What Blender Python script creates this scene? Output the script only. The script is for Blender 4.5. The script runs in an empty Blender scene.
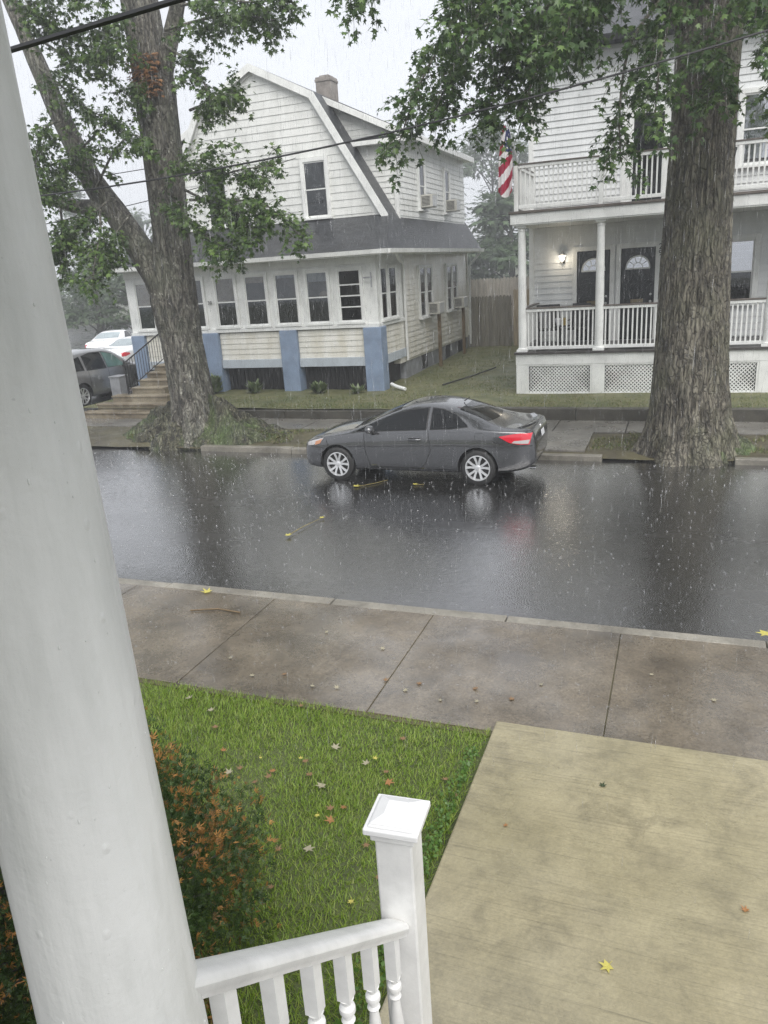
import bpy, bmesh, math, random
import numpy as np
from mathutils import Vector, Matrix, noise
from mathutils.bvhtree import BVHTree
R_ = math.radians
random.seed(7)
rng = np.random.default_rng(11)
SC = bpy.context.scene
COL = SC.collection

# ------------------------------------------------------------------ materials
def new_mat(name):
    m = bpy.data.materials.new(name); m.use_nodes = True
    nt = m.node_tree
    return m, nt, nt.nodes["Principled BSDF"]

def N(nt, t, **kw):
    n = nt.nodes.new(t)
    for k, v in kw.items():
        if k in n.inputs: n.inputs[k].default_value = v
        else: setattr(n, k, v)
    return n

def coord(nt, scale=(1, 1, 1), kind='Object'):
    tc = N(nt, 'ShaderNodeTexCoord'); mp = N(nt, 'ShaderNodeMapping')
    mp.inputs['Scale'].default_value = scale
    nt.links.new(tc.outputs[kind], mp.inputs['Vector'])
    return mp.outputs['Vector']

def ramp(nt, fac, stops):
    r = N(nt, 'ShaderNodeValToRGB')
    el = r.color_ramp.elements
    while len(el) < len(stops): el.new(0.5)
    for e, (p, c) in zip(el, stops):
        e.position = p; e.color = tuple(c) + (1,) if len(c) == 3 else c
    nt.links.new(fac, r.inputs['Fac'])
    return r.outputs['Color']

def g(v): return (v, v, v)

def noise_tex(nt, vec, scale, detail=4, rough=.55, dist=0):
    n = N(nt, 'ShaderNodeTexNoise'); n.inputs['Scale'].default_value = scale
    n.inputs['Detail'].default_value = detail; n.inputs['Roughness'].default_value = rough
    n.inputs['Distortion'].default_value = dist
    nt.links.new(vec, n.inputs['Vector']); return n.outputs['Fac']

def bump(nt, bsdf, h, strength=.3, dist=.01, prev=None):
    b = N(nt, 'ShaderNodeBump'); b.inputs['Strength'].default_value = strength; b.inputs['Distance'].default_value = dist
    nt.links.new(h, b.inputs['Height'])
    if prev is not None: nt.links.new(prev, b.inputs['Normal'])
    nt.links.new(b.outputs['Normal'], bsdf.inputs['Normal']); return b.outputs['Normal']

def mixc(nt, fac, a, b, mode='MIX'):
    m = N(nt, 'ShaderNodeMix', data_type='RGBA', blend_type=mode)
    for s, v in ((m.inputs[0], fac), (m.inputs[6], a), (m.inputs[7], b)):
        if isinstance(v, (int, float)): s.default_value = v
        elif isinstance(v, tuple): s.default_value = v + (1,) if len(v) == 3 else v
        else: nt.links.new(v, s)
    return m.outputs[2]

def simple(name, col, rough=.5, var=.12, vscale=3, bscale=40, bstr=.15, bdist=.003, scale=(1, 1, 1), metal=0, spec=.5, col2=None, coat=0):
    """colour with two octaves of soft variation and a fine bump"""
    m, nt, b = new_mat(name)
    v = coord(nt, scale)
    n1 = noise_tex(nt, v, vscale, 5, .6)
    c2 = col2 if col2 else tuple(c * (1 - 2.2 * var) for c in col)
    cr = ramp(nt, n1, [(.3, c2), (.62, col)])
    nt.links.new(cr, b.inputs['Base Color'])
    b.inputs['Roughness'].default_value = rough; b.inputs['Metallic'].default_value = metal
    b.inputs['Specular IOR Level'].default_value = spec
    b.inputs['Coat Weight'].default_value = coat
    if bstr: bump(nt, b, noise_tex(nt, v, bscale, 4, .6), bstr, bdist)
    return m

def leaf_mat(name, cols, rough=.35, trans=.35):
    m, nt, b = new_mat(name)
    ge = N(nt, 'ShaderNodeNewGeometry')
    k = len(cols)
    cr = ramp(nt, ge.outputs['Random Per Island'], [(i / max(1, k - 1), c) for i, c in enumerate(cols)])
    nt.links.new(cr, b.inputs['Base Color']); b.inputs['Roughness'].default_value = rough
    b.inputs['Specular IOR Level'].default_value = .4
    tr = N(nt, 'ShaderNodeBsdfTranslucent'); nt.links.new(cr, tr.inputs['Color'])
    mx = N(nt, 'ShaderNodeMixShader'); mx.inputs[0].default_value = trans
    nt.links.new(b.outputs[0], mx.inputs[1]); nt.links.new(tr.outputs[0], mx.inputs[2])
    nt.links.new(mx.outputs[0], nt.nodes['Material Output'].inputs['Surface'])
    return m

def glass_mat(name, tint=(.55, .58, .58), rough=.03, base=.05, glossc=(.95, .97, 1)):
    m, nt, b = new_mat(name); nt.nodes.remove(b)
    t = N(nt, 'ShaderNodeBsdfTransparent'); t.inputs[0].default_value = tint + (1,)
    gl = N(nt, 'ShaderNodeBsdfGlossy'); gl.inputs['Color'].default_value = glossc + (1,); gl.inputs['Roughness'].default_value = rough
    fr = N(nt, 'ShaderNodeFresnel'); fr.inputs[0].default_value = 1.5
    ad = N(nt, 'ShaderNodeMath', operation='ADD'); ad.inputs[1].default_value = base; nt.links.new(fr.outputs[0], ad.inputs[0])
    mx = N(nt, 'ShaderNodeMixShader'); nt.links.new(ad.outputs[0], mx.inputs[0])
    nt.links.new(t.outputs[0], mx.inputs[1]); nt.links.new(gl.outputs[0], mx.inputs[2])
    # droplets and runs on the pane
    v = coord(nt, (6, 6, 1.5)); bb = N(nt, 'ShaderNodeBump'); bb.inputs['Strength'].default_value = .06; bb.inputs['Distance'].default_value = .01
    nt.links.new(noise_tex(nt, v, 4, 2), bb.inputs['Height']); nt.links.new(bb.outputs[0], gl.inputs['Normal'])
    nt.links.new(mx.outputs[0], nt.nodes['Material Output'].inputs['Surface'])
    return m

def siding_mat(name, col, dirty, amount=.5):
    m, nt, b = new_mat(name)
    v = coord(nt, (1.2, 1.2, .35)); n1 = noise_tex(nt, v, 2.2, 6, .62)
    v2 = coord(nt, (9, 9, .6)); n2 = noise_tex(nt, v2, 1.4, 4, .6)
    c1 = ramp(nt, n1, [(.36, dirty), (.60, col)])
    c2 = ramp(nt, n2, [(.25, g(.965)), (.6, g(1))])
    nt.links.new(mixc(nt, amount, c1, c2, 'MULTIPLY'), b.inputs['Base Color'])
    b.inputs['Roughness'].default_value = .38
    bump(nt, b, noise_tex(nt, v, 30, 3), .05, .003)
    return m

M = {}
M['column_paint'] = None
def paint_mat():
    m, nt, b = new_mat('thick white column paint')
    v = coord(nt, (1, 1, .22)); v1 = coord(nt)
    n1 = noise_tex(nt, v, 9, 6, .6); n2 = noise_tex(nt, v1, 55, 4, .6)
    drips = noise_tex(nt, coord(nt, (1, 1, .09)), 26, 3, .5)
    nt.links.new(mixc(nt, .6, ramp(nt, n1, [(.28, (.60, .61, .59)), (.58, (.78, .785, .77))]),
                      ramp(nt, noise_tex(nt, v1, 130, 2), [(.22, g(.72)), (.28, g(1))]), 'MULTIPLY'), b.inputs['Base Color'])
    b.inputs['Roughness'].default_value = .38
    p = bump(nt, b, drips, .5, .009)
    p = bump(nt, b, n2, .35, .004, p)
    # runs, pits and chips in the paint
    vo = N(nt, 'ShaderNodeTexVoronoi'); vo.inputs['Scale'].default_value = 22; nt.links.new(coord(nt, (1, 1, .7)), vo.inputs['Vector'])
    bump(nt, b, ramp(nt, vo.outputs['Distance'], [(.0, g(1)), (.14, g(0))]), .5, .003, p)
    return m
M['column_paint'] = paint_mat()
M['rail_paint'] = simple('white rail paint', (.80, .80, .785), .35, .10, 7, 45, .25, .004)
M['cap_plastic'] = simple('white vinyl post cap', (.78, .78, .78), .25, .03, 3, 60, .03, .001)
M['trim'] = simple('white house trim', (.80, .81, .79), .42, .09, 2.5, 40, .1, .003)
M['trim2'] = simple('cream house trim', (.70, .70, .62), .42, .1, 2.5, 40, .1, .003)
M['crack'] = simple('paint crack', (.42, .42, .41), .7, .1)
M['siding_white'] = siding_mat('white clapboard', (.76, .768, .742), (.64, .648, .62))
M['siding_cream'] = siding_mat('cream clapboard', (.76, .75, .695), (.62, .595, .51))
M['siding_grey'] = siding_mat('pale grey clapboard', (.74, .755, .755), (.64, .655, .655))
M['blue'] = simple('faded blue masonry paint', (.24, .31, .43), .5, .12, 2.4, 30, .3, .006)
M['band'] = simple('pale blue skirt board', (.48, .53, .58), .45, .08, 2.5, 30, .1, .003)
M['dark'] = simple('painted dark of unlit voids', (.012, .012, .013), .6, .1, 4, 20, .1, .004)  # near black stands in for the shade in unlit openings
M['interior'] = simple('porch interior wall', (.36, .32, .26), .7, .15, 2, 20, .05)
M['shade'] = simple('tan window shade', (.68, .54, .41), .7, .15, 9, 20, .05)
M['curtain'] = simple('white net curtain', (.55, .56, .55), .8, .18, 8, 20, .1, .01, (1, 1, .2))
M['unlit_dark'] = simple('dark room behind glass', (.030, .033, .036), .5, .3, 3, 20, .05)  # near black colour in place of unlit rooms behind the panes
M['glass'] = glass_mat('wet window glass', (.80, .82, .82), base=.01)
M['glass_mirror'] = glass_mat('window glass with sky', (.4, .42, .43), .04, .40)
M['glass_dark'] = glass_mat('dark window glass', (.30, .33, .33), .03, .03)
def shingle_mat(name, a, c, rough=.42):
    m, nt, b = new_mat(name)
    v = coord(nt); br = N(nt, 'ShaderNodeTexBrick'); br.inputs['Scale'].default_value = 4.2
    br.inputs['Color1'].default_value = a + (1,); br.inputs['Color2'].default_value = c + (1,); br.inputs['Mortar'].default_value = (.008, .008, .009, 1)
    br.inputs['Mortar Size'].default_value = .035; br.inputs['Brick Width'].default_value = .9; br.inputs['Row Height'].default_value = .5
    nt.links.new(coord(nt, (1, 1.7, 1.7), 'UV'), br.inputs['Vector'])
    n = noise_tex(nt, v, 1.7, 6, .65)
    nt.links.new(mixc(nt, .8, br.outputs['Color'], ramp(nt, n, [(.3, g(.55)), (.7, g(1.2))]), 'MULTIPLY'), b.inputs['Base Color'])
    b.inputs['Roughness'].default_value = rough
    p = bump(nt, b, br.outputs['Fac'], .5, -.012)
    bump(nt, b, noise_tex(nt, v, 160, 2), .4, .004, p)
    return m
M['shingle'] = shingle_mat('wet dark roof shingles', (.020, .023, .027), (.050, .053, .058))
M['chimney'] = simple('weathered chimney brick', (.27, .245, .225), .8, .2, 6, 30, .4, .01)
M['foundation'] = simple('grey painted foundation', (.30, .31, .33), .7, .2, 3, 30, .4, .01)
M['metal_grey'] = simple('painted metal', (.55, .56, .56), .35, .1, 5, 50, .05)
M['ac_beige'] = simple('air conditioner casing', (.52, .51, .46), .4, .12, 8, 50, .05)
M['black_iron'] = simple('black iron', (.012, .012, .013), .35, .1, 8, 60, .1)
M['black_door'] = simple('black door paint', (.010, .013, .015), .25, .1, 3, 30, .03)
M['brass'] = simple('aged brass', (.20, .16, .09), .4, .1, 8, 30, .02, .001, metal=.6)
M['wood_post'] = simple('brown wooden prop', (.16, .11, .055), .6, .2, 4, 30, .3, .004, (3, 3, .4))
M['deck'] = simple('dark grey deck boards', (.06, .055, .052), .35, .2, 4, 30, .2, .004)
M['rail_top'] = simple('grey brown weathered rail top', (.13, .11, .095), .45, .2, 5, 30, .2, .004)

def fence_mat(name, a, c):
    m, nt, b = new_mat(name)
    ge = N(nt, 'ShaderNodeNewGeometry')
    n = noise_tex(nt, coord(nt, (6, 6, .5)), 3, 5, .65)
    base = ramp(nt, ge.outputs['Random Per Island'], [(0, a), (1, c)])
    nt.links.new(mixc(nt, .8, base, ramp(nt, n, [(.25, g(.45)), (.65, g(1.15))]), 'MULTIPLY'), b.inputs['Base Color'])
    b.inputs['Roughness'].default_value = .6
    bump(nt, b, n, .4, .006)
    return m
M['fence_dark'] = fence_mat('wet weathered fence boards', (.15, .138, .11), (.22, .205, .165))
M['fence_pale'] = fence_mat('pale weathered fence boards', (.44, .41, .36), (.54, .50, .44))
M['fence_tan'] = fence_mat('tan fence boards', (.33, .27, .18), (.40, .33, .23))

def bark_mat(name, dark, mid, light, moss, mossamt=.5, lich=.55, plate=15):
    m, nt, b = new_mat(name)
    v = coord(nt, (1, 1, .22)); vv = coord(nt)
    n1 = noise_tex(nt, v, 11, 8, .72, .5)
    n2 = noise_tex(nt, vv, 1.3, 5, .6); n3 = noise_tex(nt, vv, 7, 5, .7)
    c = ramp(nt, n1, [(.36, tuple(q * .5 for q in dark)), (.45, dark), (.54, mid), (.68, light)])
    c = mixc(nt, ramp(nt, n2, [(.46, g(0)), (.68, g(mossamt))]), c, moss)
    c = mixc(nt, ramp(nt, n3, [(.59, g(0)), (.66, g(lich))]), c, tuple(x * 1.7 for x in light))
    nt.links.new(c, b.inputs['Base Color']); b.inputs['Roughness'].default_value = .62
    dv = N(nt, 'ShaderNodeVectorMath', operation='ADD'); nz = N(nt, 'ShaderNodeTexNoise'); nz.inputs['Scale'].default_value = 3.5; nz.inputs['Detail'].default_value = 4
    nt.links.new(coord(nt, (1, 1, .6)), nz.inputs['Vector']); sc_ = N(nt, 'ShaderNodeVectorMath', operation='SCALE'); sc_.inputs['Scale'].default_value = .30; nt.links.new(nz.outputs['Color'], sc_.inputs[0])
    nt.links.new(coord(nt, (1, 1, .20)), dv.inputs[0]); nt.links.new(sc_.outputs[0], dv.inputs[1])
    vo = N(nt, 'ShaderNodeTexVoronoi', feature='DISTANCE_TO_EDGE'); vo.inputs['Scale'].default_value = plate; nt.links.new(dv.outputs[0], vo.inputs['Vector'])
    cr = ramp(nt, vo.outputs['Distance'], [(0, g(.36)), (.06, g(.78)), (.18, g(1.1))])
    c = mixc(nt, .85, c, cr, 'MULTIPLY'); nt.links.new(c, b.inputs['Base Color'])
    p = bump(nt, b, ramp(nt, vo.outputs['Distance'], [(0, g(0)), (.16, g(1))]), .8, .025)
    p = bump(nt, b, n1, .8, .035, p); bump(nt, b, noise_tex(nt, v, 34, 5, .65), .7, .02, p)
    return m
M['bark_left'] = bark_mat('lichen spotted grey bark', (.060, .055, .046), (.155, .145, .12), (.25, .245, .21), (.15, .165, .115), .5, .75)
M['bark_right'] = bark_mat('furrowed grey brown bark', (.065, .058, .044), (.165, .150, .115), (.245, .23, .18), (.125, .130, .075), .6, .2)
M['moss'] = bark_mat('mossy roots', (.025, .023, .015), (.085, .082, .05), (.19, .19, .14), (.085, .125, .040), 1.0, .5)
M['bark_far'] = simple('far bark', (.08, .075, .065), .8, .2)
M['leaf_left'] = leaf_mat('left tree leaves', [(.034, .066, .020), (.058, .105, .028), (.088, .15, .038), (.14, .215, .058)], .34, .36)
M['leaf_right'] = leaf_mat('right tree leaves', [(.038, .076, .026), (.062, .118, .036), (.092, .162, .048), (.15, .23, .07)], .34, .38)
M['leaf_far'] = leaf_mat('far leaves', [(.06, .09, .05), (.08, .12, .06), (.10, .15, .075)], .5, .4)
M['leaf_rust'] = leaf_mat('dead rust leaves', [(.20, .10, .045), (.30, .16, .07)], .6, .2)
M['leaf_fallen'] = leaf_mat('fallen tan leaves', [(.25, .17, .085), (.32, .22, .11), (.18, .10, .05), (.30, .22, .13)], .5, .15)
M['leaf_yellow'] = leaf_mat('fallen yellow leaf', [(.50, .45, .11), (.50, .45, .11)], .4, .2)
M['twig'] = simple('yellow brown twig', (.26, .21, .06), .5, .2)
M['leaf_pale'] = leaf_mat('fallen pale leaf', [(.30, .275, .19), (.34, .31, .22)], .45, .15)
M['leaf_dark'] = leaf_mat('fallen dark leaf', [(.035, .05, .02), (.035, .05, .02)], .4, .1)
M['leaf_orange'] = leaf_mat('fallen orange leaf', [(.34, .17, .06), (.28, .13, .05)], .4, .15)
M['grass'] = leaf_mat('wet grass blades', [(.135, .23, .022), (.19, .30, .032), (.25, .36, .048), (.33, .38, .10)], .4, .4)
M['grass_far'] = leaf_mat('worn grass', [(.08, .125, .03), (.12, .16, .045), (.18, .18, .075), (.24, .21, .11)], .5, .3)
M['clover'] = leaf_mat('clover', [(.06, .13, .022), (.10, .19, .035)], .4, .25)
M['yew'] = leaf_mat('dark evergreen sprays', [(.026, .055, .014), (.048, .09, .024), (.08, .13, .038)], .4, .2)
M['yew_orange'] = leaf_mat('orange browned sprays', [(.30, .14, .035), (.46, .24, .07), (.36, .17, .05), (.14, .08, .03)], .5, .25)
M['flowerless'] = leaf_mat('bed plants', [(.12, .17, .07), (.22, .27, .14)], .4, .3)

# ground materials -------------------------------------------------------
def road_mat():
    m, nt, b = new_mat('wet asphalt')
    v = coord(nt)
    agg = noise_tex(nt, v, 30, 4, .8); big = noise_tex(nt, coord(nt, (.25, 1, 1)), .9, 5, .6); mid = noise_tex(nt, coord(nt, (.5, 1, 1)), 3.2, 4, .6)
    c = mixc(nt, .8, ramp(nt, agg, [(.36, (.003, .003, .003)), (.66, (.040, .039, .038))]), ramp(nt, mid, [(.3, g(.7)), (.7, g(1.1))]), 'MULTIPLY')
    nt.links.new(c, b.inputs['Base Color'])
    rr = N(nt, 'ShaderNodeMapRange'); rr.inputs[1].default_value = .32; rr.inputs[2].default_value = .66; rr.inputs[3].default_value = .10; rr.inputs[4].default_value = .30
    nt.links.new(big, rr.inputs[0]); nt.links.new(rr.outputs[0], b.inputs['Roughness'])
    b.inputs['IOR'].default_value = 1.5
    b.inputs['Specular IOR Level'].default_value = .5
    b.inputs['Coat Weight'].default_value = 1; b.inputs['Coat Roughness'].default_value = .13; b.inputs['Coat IOR'].default_value = 2.4
    vo = N(nt, 'ShaderNodeTexVoronoi'); vo.inputs['Scale'].default_value = 7; nt.links.new(v, vo.inputs['Vector'])
    wv = N(nt, 'ShaderNodeMath', operation='SINE'); ml = N(nt, 'ShaderNodeMath', operation='MULTIPLY'); ml.inputs[1].default_value = 38
    nt.links.new(vo.outputs['Distance'], ml.inputs[0]); nt.links.new(ml.outputs[0], wv.inputs[0])
    gr = noise_tex(nt, coord(nt, (.8, 1, 1)), 24, 5, .8); wide = noise_tex(nt, coord(nt, (.4, 1, 1)), 7, 5, .65)
    def film(k):
        prev = None
        for h, st_, ds in ((gr, .8 * k, .0022), (wv.outputs[0], .11 * k, .0030), (wide, .22 * k, .0055)):
            q = N(nt, 'ShaderNodeBump'); q.inputs['Strength'].default_value = min(1, st_); q.inputs['Distance'].default_value = ds; nt.links.new(h, q.inputs['Height'])
            if prev: nt.links.new(prev, q.inputs['Normal'])
            prev = q.outputs[0]
        return prev
    nt.links.new(film(1.2), b.inputs['Normal']); nt.links.new(film(.8), b.inputs['Coat Normal'])
    cr_ = N(nt, 'ShaderNodeMapRange'); cr_.inputs[1].default_value = .36; cr_.inputs[2].default_value = .62; cr_.inputs[3].default_value = .025; cr_.inputs[4].default_value = .085
    nt.links.new(mid, cr_.inputs[0]); nt.links.new(cr_.outputs[0], b.inputs['Coat Roughness'])
    return m
M['road'] = road_mat()
def conc_mat(name, lo, hi, rough=(.22, .5), streak=None, speck=.5, wet=0, blot=.4):
    m, nt, b = new_mat(name)
    v = coord(nt)
    big = noise_tex(nt, v, 1.1, 6, .62); fine = noise_tex(nt, v, 60, 4, .75)
    c = ramp(nt, big, [(.32, lo), (.66, hi)])
    c = mixc(nt, speck, c, ramp(nt, fine, [(.28, g(.45)), (.5, g(1)), (.75, g(1.35))]), 'MULTIPLY')
    m3 = noise_tex(nt, v, 3.3, 6, .68, .4); c = mixc(nt, .75, c, ramp(nt, m3, [(.34, g(.62)), (.5, g(1)), (.7, g(1.22))]), 'MULTIPLY')
    c = mixc(nt, speck * .6, c, ramp(nt, noise_tex(nt, v, 32, 2, .8), [(.32, g(.6)), (.5, g(1)), (.72, g(1.5))]), 'MULTIPLY')
    h = fine
    p = None
    if streak:
        s = noise_tex(nt, coord(nt, streak), 6, 4, .62, .35)
        c = mixc(nt, .75, c, ramp(nt, s, [(.28, g(.60)), (.44, g(.98)), (.7, g(1.06))]), 'MULTIPLY')
        st2 = noise_tex(nt, v, .7, 7, .7, .6); c = mixc(nt, blot, c, ramp(nt, st2, [(.34, (.74, .72, .66)), (.5, g(1)), (.68, (1.1, 1.1, 1.08))]), 'MULTIPLY')
        p = bump(nt, b, s, .5, .006)
    nt.links.new(c, b.inputs['Base Color'])
    rr = N(nt, 'ShaderNodeMapRange'); rr.inputs[1].default_value = .35; rr.inputs[2].default_value = .65; rr.inputs[3].default_value = rough[0]; rr.inputs[4].default_value = rough[1]
    nt.links.new(noise_tex(nt, v, 1.9, 5, .6), rr.inputs[0]); nt.links.new(rr.outputs[0], b.inputs['Roughness'])
    p = bump(nt, b, fine, .45, .004, p)
    bump(nt, b, noise_tex(nt, v, 14, 4, .6), .25, .006, p)
    if wet:
        wf = ramp(nt, noise_tex(nt, v, 1.3, 5, .6, .3), [(.36, g(.2)), (.58, g(wet))]); nt.links.new(wf, b.inputs['Coat Weight']); b.inputs['Coat IOR'].default_value = 1.8; b.inputs['Coat Roughness'].default_value = .13
        q = N(nt, 'ShaderNodeBump'); q.inputs['Strength'].default_value = .5; q.inputs['Distance'].default_value = .003; nt.links.new(noise_tex(nt, v, 22, 4, .7), q.inputs['Height']); nt.links.new(q.outputs[0], b.inputs['Coat Normal'])
    return m
M['sidewalk'] = conc_mat('wet brown grey concrete', (.062, .050, .035), (.158, .132, .096), (.08, .40), None, .85, 1.0)
M['sidewalk_far'] = conc_mat('wet far concrete', (.10, .095, .085), (.19, .18, .16), (.2, .45))
M['kerb'] = conc_mat('kerb stone', (.13, .12, .10), (.25, .235, .20), (.3, .55))
M['walk'] = conc_mat('brushed tan concrete', (.215, .190, .113), (.300, .266, .168), (.18, .46), (.22, 11, 1), .30, .6, .25)
M['soil'] = conc_mat('damp soil under grass', (.05, .065, .018), (.08, .10, .03), (.6, .8))
M['verge'] = conc_mat('muddy verge', (.045, .038, .022), (.10, .09, .045), (.4, .7))
M['lawn_far'] = conc_mat('worn lawn soil', (.075, .09, .032), (.15, .145, .070), (.5, .7))
M['stone'] = conc_mat('dark stone wall', (.035, .033, .026), (.08, .075, .06), (.4, .7))
M['step'] = conc_mat('stained concrete steps', (.10, .075, .045), (.30, .26, .19), (.3, .6))
M['driveway'] = conc_mat('wet driveway', (.05, .05, .05), (.09, .09, .09), (.2, .4))
M['puddle'] = simple('rain puddle', (.10, .10, .09), .06, .1, 3, 25, .2, .004)
M['ground'] = conc_mat('far ground', (.05, .06, .03), (.09, .09, .05), (.6, .8))

def car_paint(name, col, metal=.65, rough=.28):
    m, nt, b = new_mat(name)
    b.inputs['Base Color'].default_value = col + (1,); b.inputs['Metallic'].default_value = metal
    b.inputs['Roughness'].default_value = rough; b.inputs['Coat Weight'].default_value = 1; b.inputs['Coat Roughness'].default_value = .04; b.inputs['Coat IOR'].default_value = 1.65
    v = coord(nt)
    bump(nt, b, noise_tex(nt, v, 90, 2), .05, .002)
    return m
M['paint_grey'] = car_paint('dark grey car paint', (.070, .072, .077), .5, .22)
M['paint_silver'] = car_paint('grey silver car paint', (.28, .28, .285))
M['paint_white'] = car_paint('white car paint', (.75, .76, .77), 0, .3)
M['car_glass'] = simple('black car glass', (.006, .007, .008), .06, .2, 2, 9, .03, .004, spec=.35)
M['car_glass_teal'] = simple('teal car glass', (.12, .22, .20), .06, .2, 2, 9, .03, .004, coat=1)
M['car_glass_pale'] = simple('pale car glass', (.30, .36, .38), .06, .2, 2, 9, .03, .004, coat=1)
M['black_trim'] = simple('black plastic trim', (.012, .012, .012), .45, .1)
M['tyre'] = simple('tyre rubber', (.016, .016, .016), .6, .1, 8, 60, .2)
M['rim'] = simple('silver alloy', (.72, .73, .74), .3, .05, 5, 60, .02, .001, metal=.6)
M['chrome'] = simple('chrome', (.8, .8, .8), .1, .02, 4, 40, 0, metal=1)
def lamp_mat(name, col, emis=0):
    m, nt, b = new_mat(name); b.inputs['Base Color'].default_value = col + (1,); b.inputs['Roughness'].default_value = .12
    b.inputs['Coat Weight'].default_value = 1
    wv = N(nt, 'ShaderNodeTexWave'); wv.inputs['Scale'].default_value = 18; nt.links.new(coord(nt), wv.inputs['Vector'])
    bump(nt, b, wv.outputs['Fac'], .2, .004)
    if emis: b.inputs['Emission Color'].default_value = (1, .93, .8, 1); b.inputs['Emission Strength'].default_value = emis
    return m
M['red_lens'] = lamp_mat('red lens', (.55, .012, .03))
M['clear_lens'] = lamp_mat('clear lens', (.42, .41, .41))
M['amber_lens'] = lamp_mat('amber lens', (.45, .20, .10))
M['plate'] = simple('licence plate', (.72, .73, .75), .4, .05)
M['lamp_glow'] = lamp_mat('lit lamp glass', (.9, .9, .85), 1.8)
M['cable'] = simple('black cable', (.012, .012, .013), .4, .1, 8, 30, .1)
M['flag_red'] = simple('flag red', (.36, .010, .045), .7, .1)
M['flag_white'] = simple('flag white', (.78, .76, .76), .7, .06)
M['flag_blue'] = simple('flag blue', (.02, .03, .11), .7, .1)
M['pot'] = simple('ochre pot', (.40, .30, .10), .5, .2)
def rain_mat():
    m, nt, b = new_mat('falling rain'); nt.nodes.remove(b)
    t = N(nt, 'ShaderNodeBsdfTransparent'); gl = N(nt, 'ShaderNodeBsdfGlossy'); gl.inputs['Roughness'].default_value = .25
    d = N(nt, 'ShaderNodeBsdfTranslucent'); d.inputs[0].default_value = (.9, .92, .95, 1)
    ad = N(nt, 'ShaderNodeMixShader'); ad.inputs[0].default_value = .5; nt.links.new(gl.outputs[0], ad.inputs[1]); nt.links.new(d.outputs[0], ad.inputs[2])
    mx = N(nt, 'ShaderNodeMixShader'); mx.inputs[0].default_value = .38
    nt.links.new(t.outputs[0], mx.inputs[1]); nt.links.new(ad.outputs[0], mx.inputs[2])
    nt.links.new(mx.outputs[0], nt.nodes['Material Output'].inputs['Surface'])
    return m
M['rain'] = rain_mat()

# ------------------------------------------------------------------ mesh helper
def tag(o, label=None, cat=None, group=None, kind=None):
    if label: o['label'] = label
    if cat: o['category'] = cat
    if group: o['group'] = group
    if kind: o['kind'] = kind
    return o

def thing(name, label, cat, loc=(0, 0, 0), rz=0, group=None):
    o = bpy.data.objects.new(name, None); COL.objects.link(o)
    o.location = loc; o.rotation_euler = (0, 0, rz); o.empty_display_size = .2
    return tag(o, label, cat, group)

def root_loc(o):
    p = Vector((0, 0, 0))
    while o is not None:
        p = p + o.location; o = o.parent
    return p

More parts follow.
